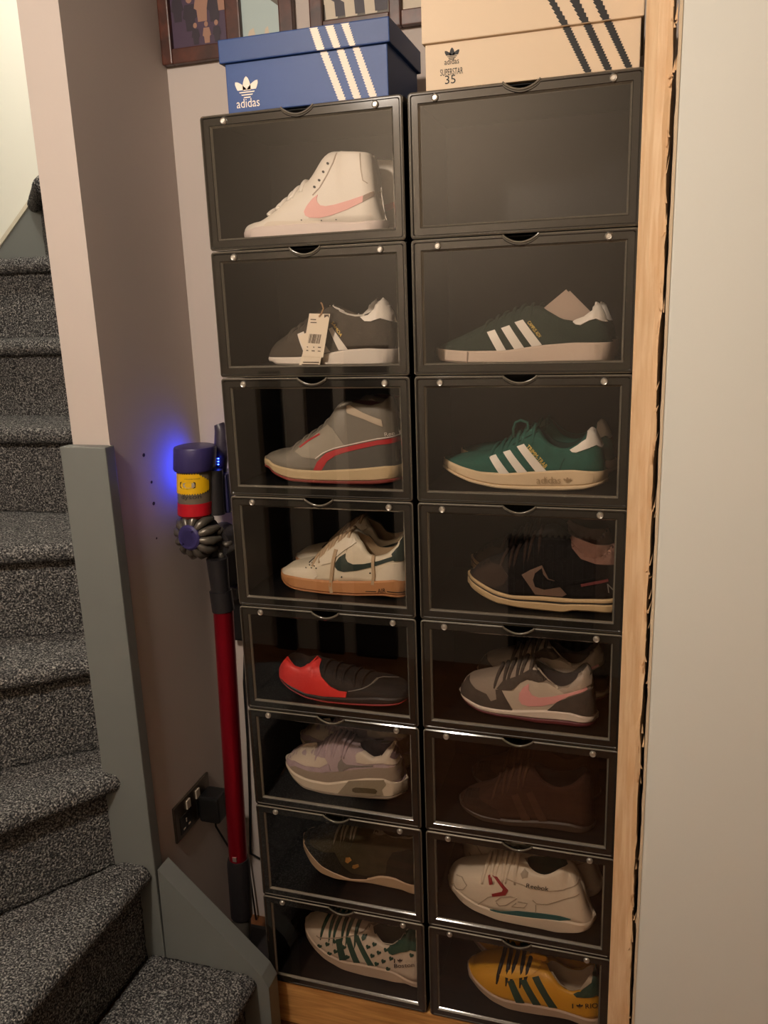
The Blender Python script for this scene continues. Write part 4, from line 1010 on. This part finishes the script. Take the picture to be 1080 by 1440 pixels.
lathe('bin_cap', PUR, [(ca, .036), (ca + Vector((0, 0, -.002)), .0425), (ca + Vector((0, 0, -.006)), r1), (cb + Vector((0, 0, .004)), r1), (cb, .042), (cb, .038)])
bn = lathe('dust_bin', CLR, [(cb, .037), (bt, .0365)])
rd0 = vp(275, 704); rd1 = vp(275, 721); lathe('red_shroud', REDP, [(rd0, .0372), (rd1, .0372), (rd1 + Vector((0, 0, -.008)), .028)])
# label wrapped round the bin, saw-toothed edges
def wrap(a, z, off): c = cb.lerp(bt, (cb.z - z) / (cb.z - bt.z)); return Vector((c.x + (.037 + off) * math.sin(a), c.y - (.037 + off) * math.cos(a), z))
zt_, zb_ = vp(274, 663).z, vp(274, 689).z
V = []; F = []; n = 34
for i in range(n + 1):
    a = math.radians(-62 + 140 * i / n); tip = max(0, (i - 24) / 10); tt = .0032 * (i % 2)
    V += [wrap(a, zt_ - .018 * tip + tt, .0006), wrap(a, zb_ + .006 * tip ** 2 - tt, .0006)]
for i in range(n): F.append((2 * i, 2 * i + 1, 2 * i + 3, 2 * i + 2))
mk('label', V, F, YEL, vac, True)
def badge(name, m, a0, w_, h, z, off):
    V = []; N = 20
    for k in range(N):
        t = 2 * math.pi * k / N; V.append(wrap(math.radians(a0 + w_ * max(-1, min(1, 1.35 * math.cos(t)))), z + h * math.sin(t), off))
    mk(name, V, [tuple(range(N))], m, vac)
zw = vp(268, 677).z; badge('label_window', M_ink, 4, 27, .0085, zw, .001); badge('label_glass', mat('label_glass', (170, 156, 138), .2), 9, 19, .006, zw, .0014)
v, f = text2d('dyson'); zt2 = vp(270, 698).z
mk('lettering', [wrap(math.radians(-18 + 66 * x), zt2 + .012 * y, .0007) for x, y in v], f, M_ink, vac)
v, f = text2d('CYCLONE POWER')
mk('small_lettering', [wrap(math.radians(-5 + 50 * x), zw + .0115 + .0022 * y, .0009) for x, y in v], f, M_ink, vac)
# body and handle behind the bin
hb = vp(302, 660, VY + .02); hb2 = vp(304, 722, VY + .02)
MB().tube([hb, hb.lerp(hb2, .5), hb2], [.017, .018, .02], 14).build('duct', DKP, vac, True, 50)
hp = [vp(308, 596, VY + .06), vp(312, 606, VY + .06), vp(311, 640, VY + .06), vp(309, 665, VY + .055)]
MB().tube(hp, [.011, .0155, .0155, .014], 12).build('handle', mat('handle_plastic', (58, 52, 66), .4), vac, True, 50)
q0 = vp(306, 664, VY + .05); MB().bbox((q0.x - .004, q0.y - .02, q0.z - .085), (q0.x + .03, q0.y + .05, q0.z), .006).build('battery', mat('battery_blue', (34, 34, 74), .35), vac)
for k in range(3):
    p = vp(307, 645 + 4 * k, VY + .036); MB().bbox((p.x - .0016, p.y - .001, p.z - .0012), (p.x + .0016, p.y + .001, p.z + .0012), .0004).build('indicator_light', mat('blue_led', (40, 70, 255), .3, emit=((50, 80, 255), 14)), vac)
# cyclone cluster facing the room
cc = vp(272, 754, VY - .02); ax = Vector((-.12, -1, .05)).normalized(); e1 = ax.cross(Vector((0, 0, 1))).normalized(); e2 = e1.cross(ax)
MB().tube([cc - ax * .05, cc - ax * .02, cc + ax * .004], [.034, .036, .024], 20).build('cyclone_core', DKP, vac, True, 50)
for k in range(12):
    a = 2 * math.pi * (k + .3) / 12; d = e1 * math.cos(a) + e2 * math.sin(a)
    MB().tube([cc + d * .02 + ax * .012, cc + d * .034 + ax * .008, cc + d * .043 - ax * .004, cc + d * .045 - ax * .03], [.005, .0085, .0095, .006], 10).build('cyclone_cone', GRM, vac, True, 60)
MB().tube([cc + ax * .004, cc + ax * .016, cc + ax * .020, cc + ax * .020, cc + ax * .014], [.027, .027, .023, .017, .014], 24).build('filter_cap', PUR, vac, True, 40)
cc2 = vp(308, 760, VY + .03); MB().tube([cc2 + Vector((0, -.02, 0)), cc2 + Vector((0, .03, 0))], [.034, .034], 20).build('motor_housing', DKP, vac, True, 40)
for k in range(6):
    a = 2 * math.pi * k / 6; MB().tube([cc2 + Vector((.022 * math.cos(a), -.019, .022 * math.sin(a))), cc2 + Vector((.03 * math.cos(a), -.025, .03 * math.sin(a))), cc2 + Vector((.037 * math.cos(a), -.015, .037 * math.sin(a)))], .006, 8).build('vent_rib', GRM, vac, True)
n0 = vp(305, 785); n1 = vp(310, 830); n2 = vp(314, 858); MB().tube([n0, n1, n1, n2], [.023, .02, .024, .024], 16).build('nozzle_neck', DKP, vac, True, 40)
w1 = vp(335, 1206); MB().tube([n2, w1], [.0215, .0215], 18).build('wand', REDM, vac, True, 40)
p = vp(330, 1205, VY - .02); MB().bbox((p.x - .005, p.y - .003, p.z - .012), (p.x + .005, p.y + .003, p.z), .001).build('wand_catch', M_steel, vac)
w2 = Vector((w1.x - .004, VY, .06)); MB().tube([w1, w1.lerp(w2, .1), w2], [.024, .027, .026], 16).build('cuff', DKP, vac, True, 40)
w3 = Vector((w2.x, VY - .02, FZ + .05)); MB().tube([w2, w3], [.022, .02], 14).build('swivel_joint', GRM, vac, True, 40)
MB().bbox((-.206, VY - .065, FZ + .0008), (-.012, VY + .1, FZ + .062), .018).build('floor_head', DKP, vac)  # dark head enlarged to cover floor that should lie in shade
MB().tube([(-.195, VY - .05, FZ + .03), (-.035, VY - .05, FZ + .03)], .026, 16).build('brush_roll', mat('brush', (60, 26, 30), .5), vac, True, 40)
l = bpy.data.lights.new('dock_led', 'SPOT'); l.energy = .8; l.color = (.01, .04, 1); l.shadow_soft_size = .008; l.spot_size = math.radians(150); l.spot_blend = 1
lo = bpy.data.objects.new('dock_led', l); COL.objects.link(lo); lo.location = (-.16, .2, 1.125); lo.rotation_euler = Vector((-1, -.35, .1)).to_track_quat('-Z', 'Y').to_euler()
d0 = vp(327, 842, .25); d1 = vp(330, 905, .25)
dk = empty('charging_dock', (d0.x, BACK - .02, d1.z), 'black wall dock behind the wand of the vacuum', 'dock')
MB().bbox((d0.x - .02, BACK - .03, d1.z), (d0.x + .022, BACK - .001, d0.z + .16), .006).build('dock_plate', M_black, dk); MB().bbox((d0.x - .016, BACK - .055, d0.z), (d0.x + .016, BACK - .03, d0.z + .03), .004).build('dock_cradle', DKP, dk)
cb_ = [Vector((d0.x + .004, BACK - .006, d1.z + .002))] + [vp(u, v_, BACK - .006) for u, v_ in ((343, 960), (348, 1040), (351, 1120), (352, 1200))] + [Vector((-.1, BACK - .006, .05)), Vector((-.1, BACK - .01, FZ + .006))]
props(MB().tube(cb_, .003, 8).build('power_cable', M_black, None, True), 'thin black cable running down the back wall from the dock', 'cable')
# ------------------------------------------------------------------ socket and plug on the partition
def sw(u, v, dx=0): return on(0, PX1 + dx, u, v)
so = [sw(240, 1131), sw(290, 1091), sw(290, 1141), sw(246, 1181)]; y0 = min(p.y for p in so); y1 = max(p.y for p in so); z0 = (so[2].z + so[3].z) / 2; z1 = (so[0].z + so[1].z) / 2
sk = empty('wall_socket', (PX1, (y0 + y1) / 2, z0), 'dark metal double wall socket low on the partition wall', 'socket')
MB().bbox((PX1 + .0005, y0, z0), (PX1 + .007, y1, z1), .0025).build('face_plate', mat('dark_nickel', (92, 82, 70), .3, metal=.8), sk)
BI = mat('black_insert', (30, 27, 25), .4); WI = mat('pale_switch', (190, 176, 158), .4)
for k in range(2):
    yc = y0 + (y1 - y0) * (.27 + .46 * k); h = z1 - z0
    ins = MB().bbox((PX1 + .0065, yc - .025, z0 + h * .12), (PX1 + .0085, yc + .025, z0 + h * .6), .001).build('socket_insert', BI, sk)
    for dy, dz, a, b in ((0, .40, .003, .009), (-.011, .22, .008, .0035), (.011, .22, .008, .0035)):
        MB().box((PX1 + .0082, yc + dy - a / 2, z0 + h * dz - b / 2), (PX1 + .0092, yc + dy + a / 2, z0 + h * dz + b / 2)).build('pin_slot', WI, ins)
    MB().bbox((PX1 + .0065, yc + .006 - .03 * k, z0 + h * .64), (PX1 + .0105, yc + .022 - .03 * k, z0 + h * .88), .001).build('rocker_switch', WI, sk)
yc = y0 + (y1 - y0) * .73
MB_ = MB().bbox((PX1 + .0105, yc - .022, z0 - .004), (PX1 + .062, yc + .03, z0 + .062), .006)
ad = empty('plug_adapter', (PX1 + .03, yc, z0), 'black charger plug pushed into the wall socket', 'plug')
MB_.build('adapter_case', M_black, ad)
MB().tube([(PX1 + .036, yc + .005, z0 - .003), (PX1 + .036, yc + .005, z0 - .03), (PX1 + .04, yc + .05, z0 - .12), (PX1 + .04, BACK - .02, z0 - .2), (PX1 + .05, BACK - .02, FZ + .004)], .0025, 8).build('lead', M_black, ad, True)
for u, v_, rr in ((213, 678, .004), (216, 708, .005), (202, 640, .005), (220, 757, .003)):
    p = sw(u, v_); mb = MB(); mb.add([(PX1 + .0004, p.y + rr * math.cos(k * math.pi / 5), p.z + rr * .8 * math.sin(k * math.pi / 5)) for k in range(10)], [tuple(range(10))])
    o = mk('screw_hole', [Vector(q) - Vector(part.location) for q in mb.v], mb.f, mat('hole_dark', (60, 46, 44), .9), None)
    o.location = o.location; o.parent = part
# ------------------------------------------------------------------ hall behind: radiator and stand-in boards for dark bars, seen in the box doors
rd = empty('radiator', (.43, -1.93, .0), 'dark grey column radiator on the hall wall mirrored in the box doors', 'radiator')
RW = mat('radiator_grey', (58, 54, 50), .4)
MB().bbox((.25, -1.955, -.0), (.61, -1.915, .5), .006).build('back_panel', RW, rd)
for k in range(9): MB().bbox((.256 + k * .04, -1.916, .02), (.279 + k * .04, -1.888, .48), .005).build('column', RW, rd)
for k in range(14): MB().box((.252 + k * .025, -1.955, .5005), (.262 + k * .025, -1.89, .508)).build('grille_bar', RW, rd)
for x0, x1, h in ((-.848, -.755, 1.2), (-.632, -.518, 1.25), (-.45, -.258, 1.3)):
    o = MB().bbox((x0, -1.966, FZ + .0008), (x1, -1.935, h), .003).build('standin_board', mat('black_board', (16, 15, 16), .5)); props(o, {-.848: 'narrow black board standing in for a dark bar mirrored in the doors', -.632: 'middle-width black board standing in for a dark bar mirrored in the doors', -.45: 'wide black board standing in for a dark bar mirrored in the doors'}[x0], 'board')
for nm, loc, ht, lb in (('ceiling_lamp', HALL_LAMP, CEIL, 'small white dome ceiling lamp in the hall'), ('ceiling_lamp', STAIR_LAMP, 3.2, 'small white dome ceiling lamp over the stairs')):
    t = empty(nm, (loc[0], loc[1], ht), lb, 'lamp'); lm = mat('lamp_white', (235, 230, 220), .5)
    X, Yy = loc[0], loc[1]; top = Vector((X, Yy, ht - .0005))
    MB().tube([top, Vector((X, Yy, ht - .02))], [.05, .045], 24).build('mount', lm, t, True, 40)
    zs = loc[2] + .1
    if ht - .02 > zs: MB().tube([(X, Yy, ht - .02), (X, Yy, zs + .02)], .006, 8).build('stem', lm, t, True)
    V = []; F = []; n = 28
    for i, (rr, zz_) in enumerate(((.02, zs + .025), (.07, zs + .015), (.105, zs - .015), (.12, zs - .05), (.115, zs - .05), (.1, zs - .018), (.066, zs + .01), (.018, zs + .019))):
        V += [(X + rr * math.cos(2 * math.pi * k / n), Yy + rr * math.sin(2 * math.pi * k / n), zz_) for k in range(n)]
    for i in range(7):
        for k in range(n): F.append((i * n + k, i * n + (k + 1) % n, (i + 1) * n + (k + 1) % n, (i + 1) * n + k))
    mk('shade', V, F, lm, t, True, 50)
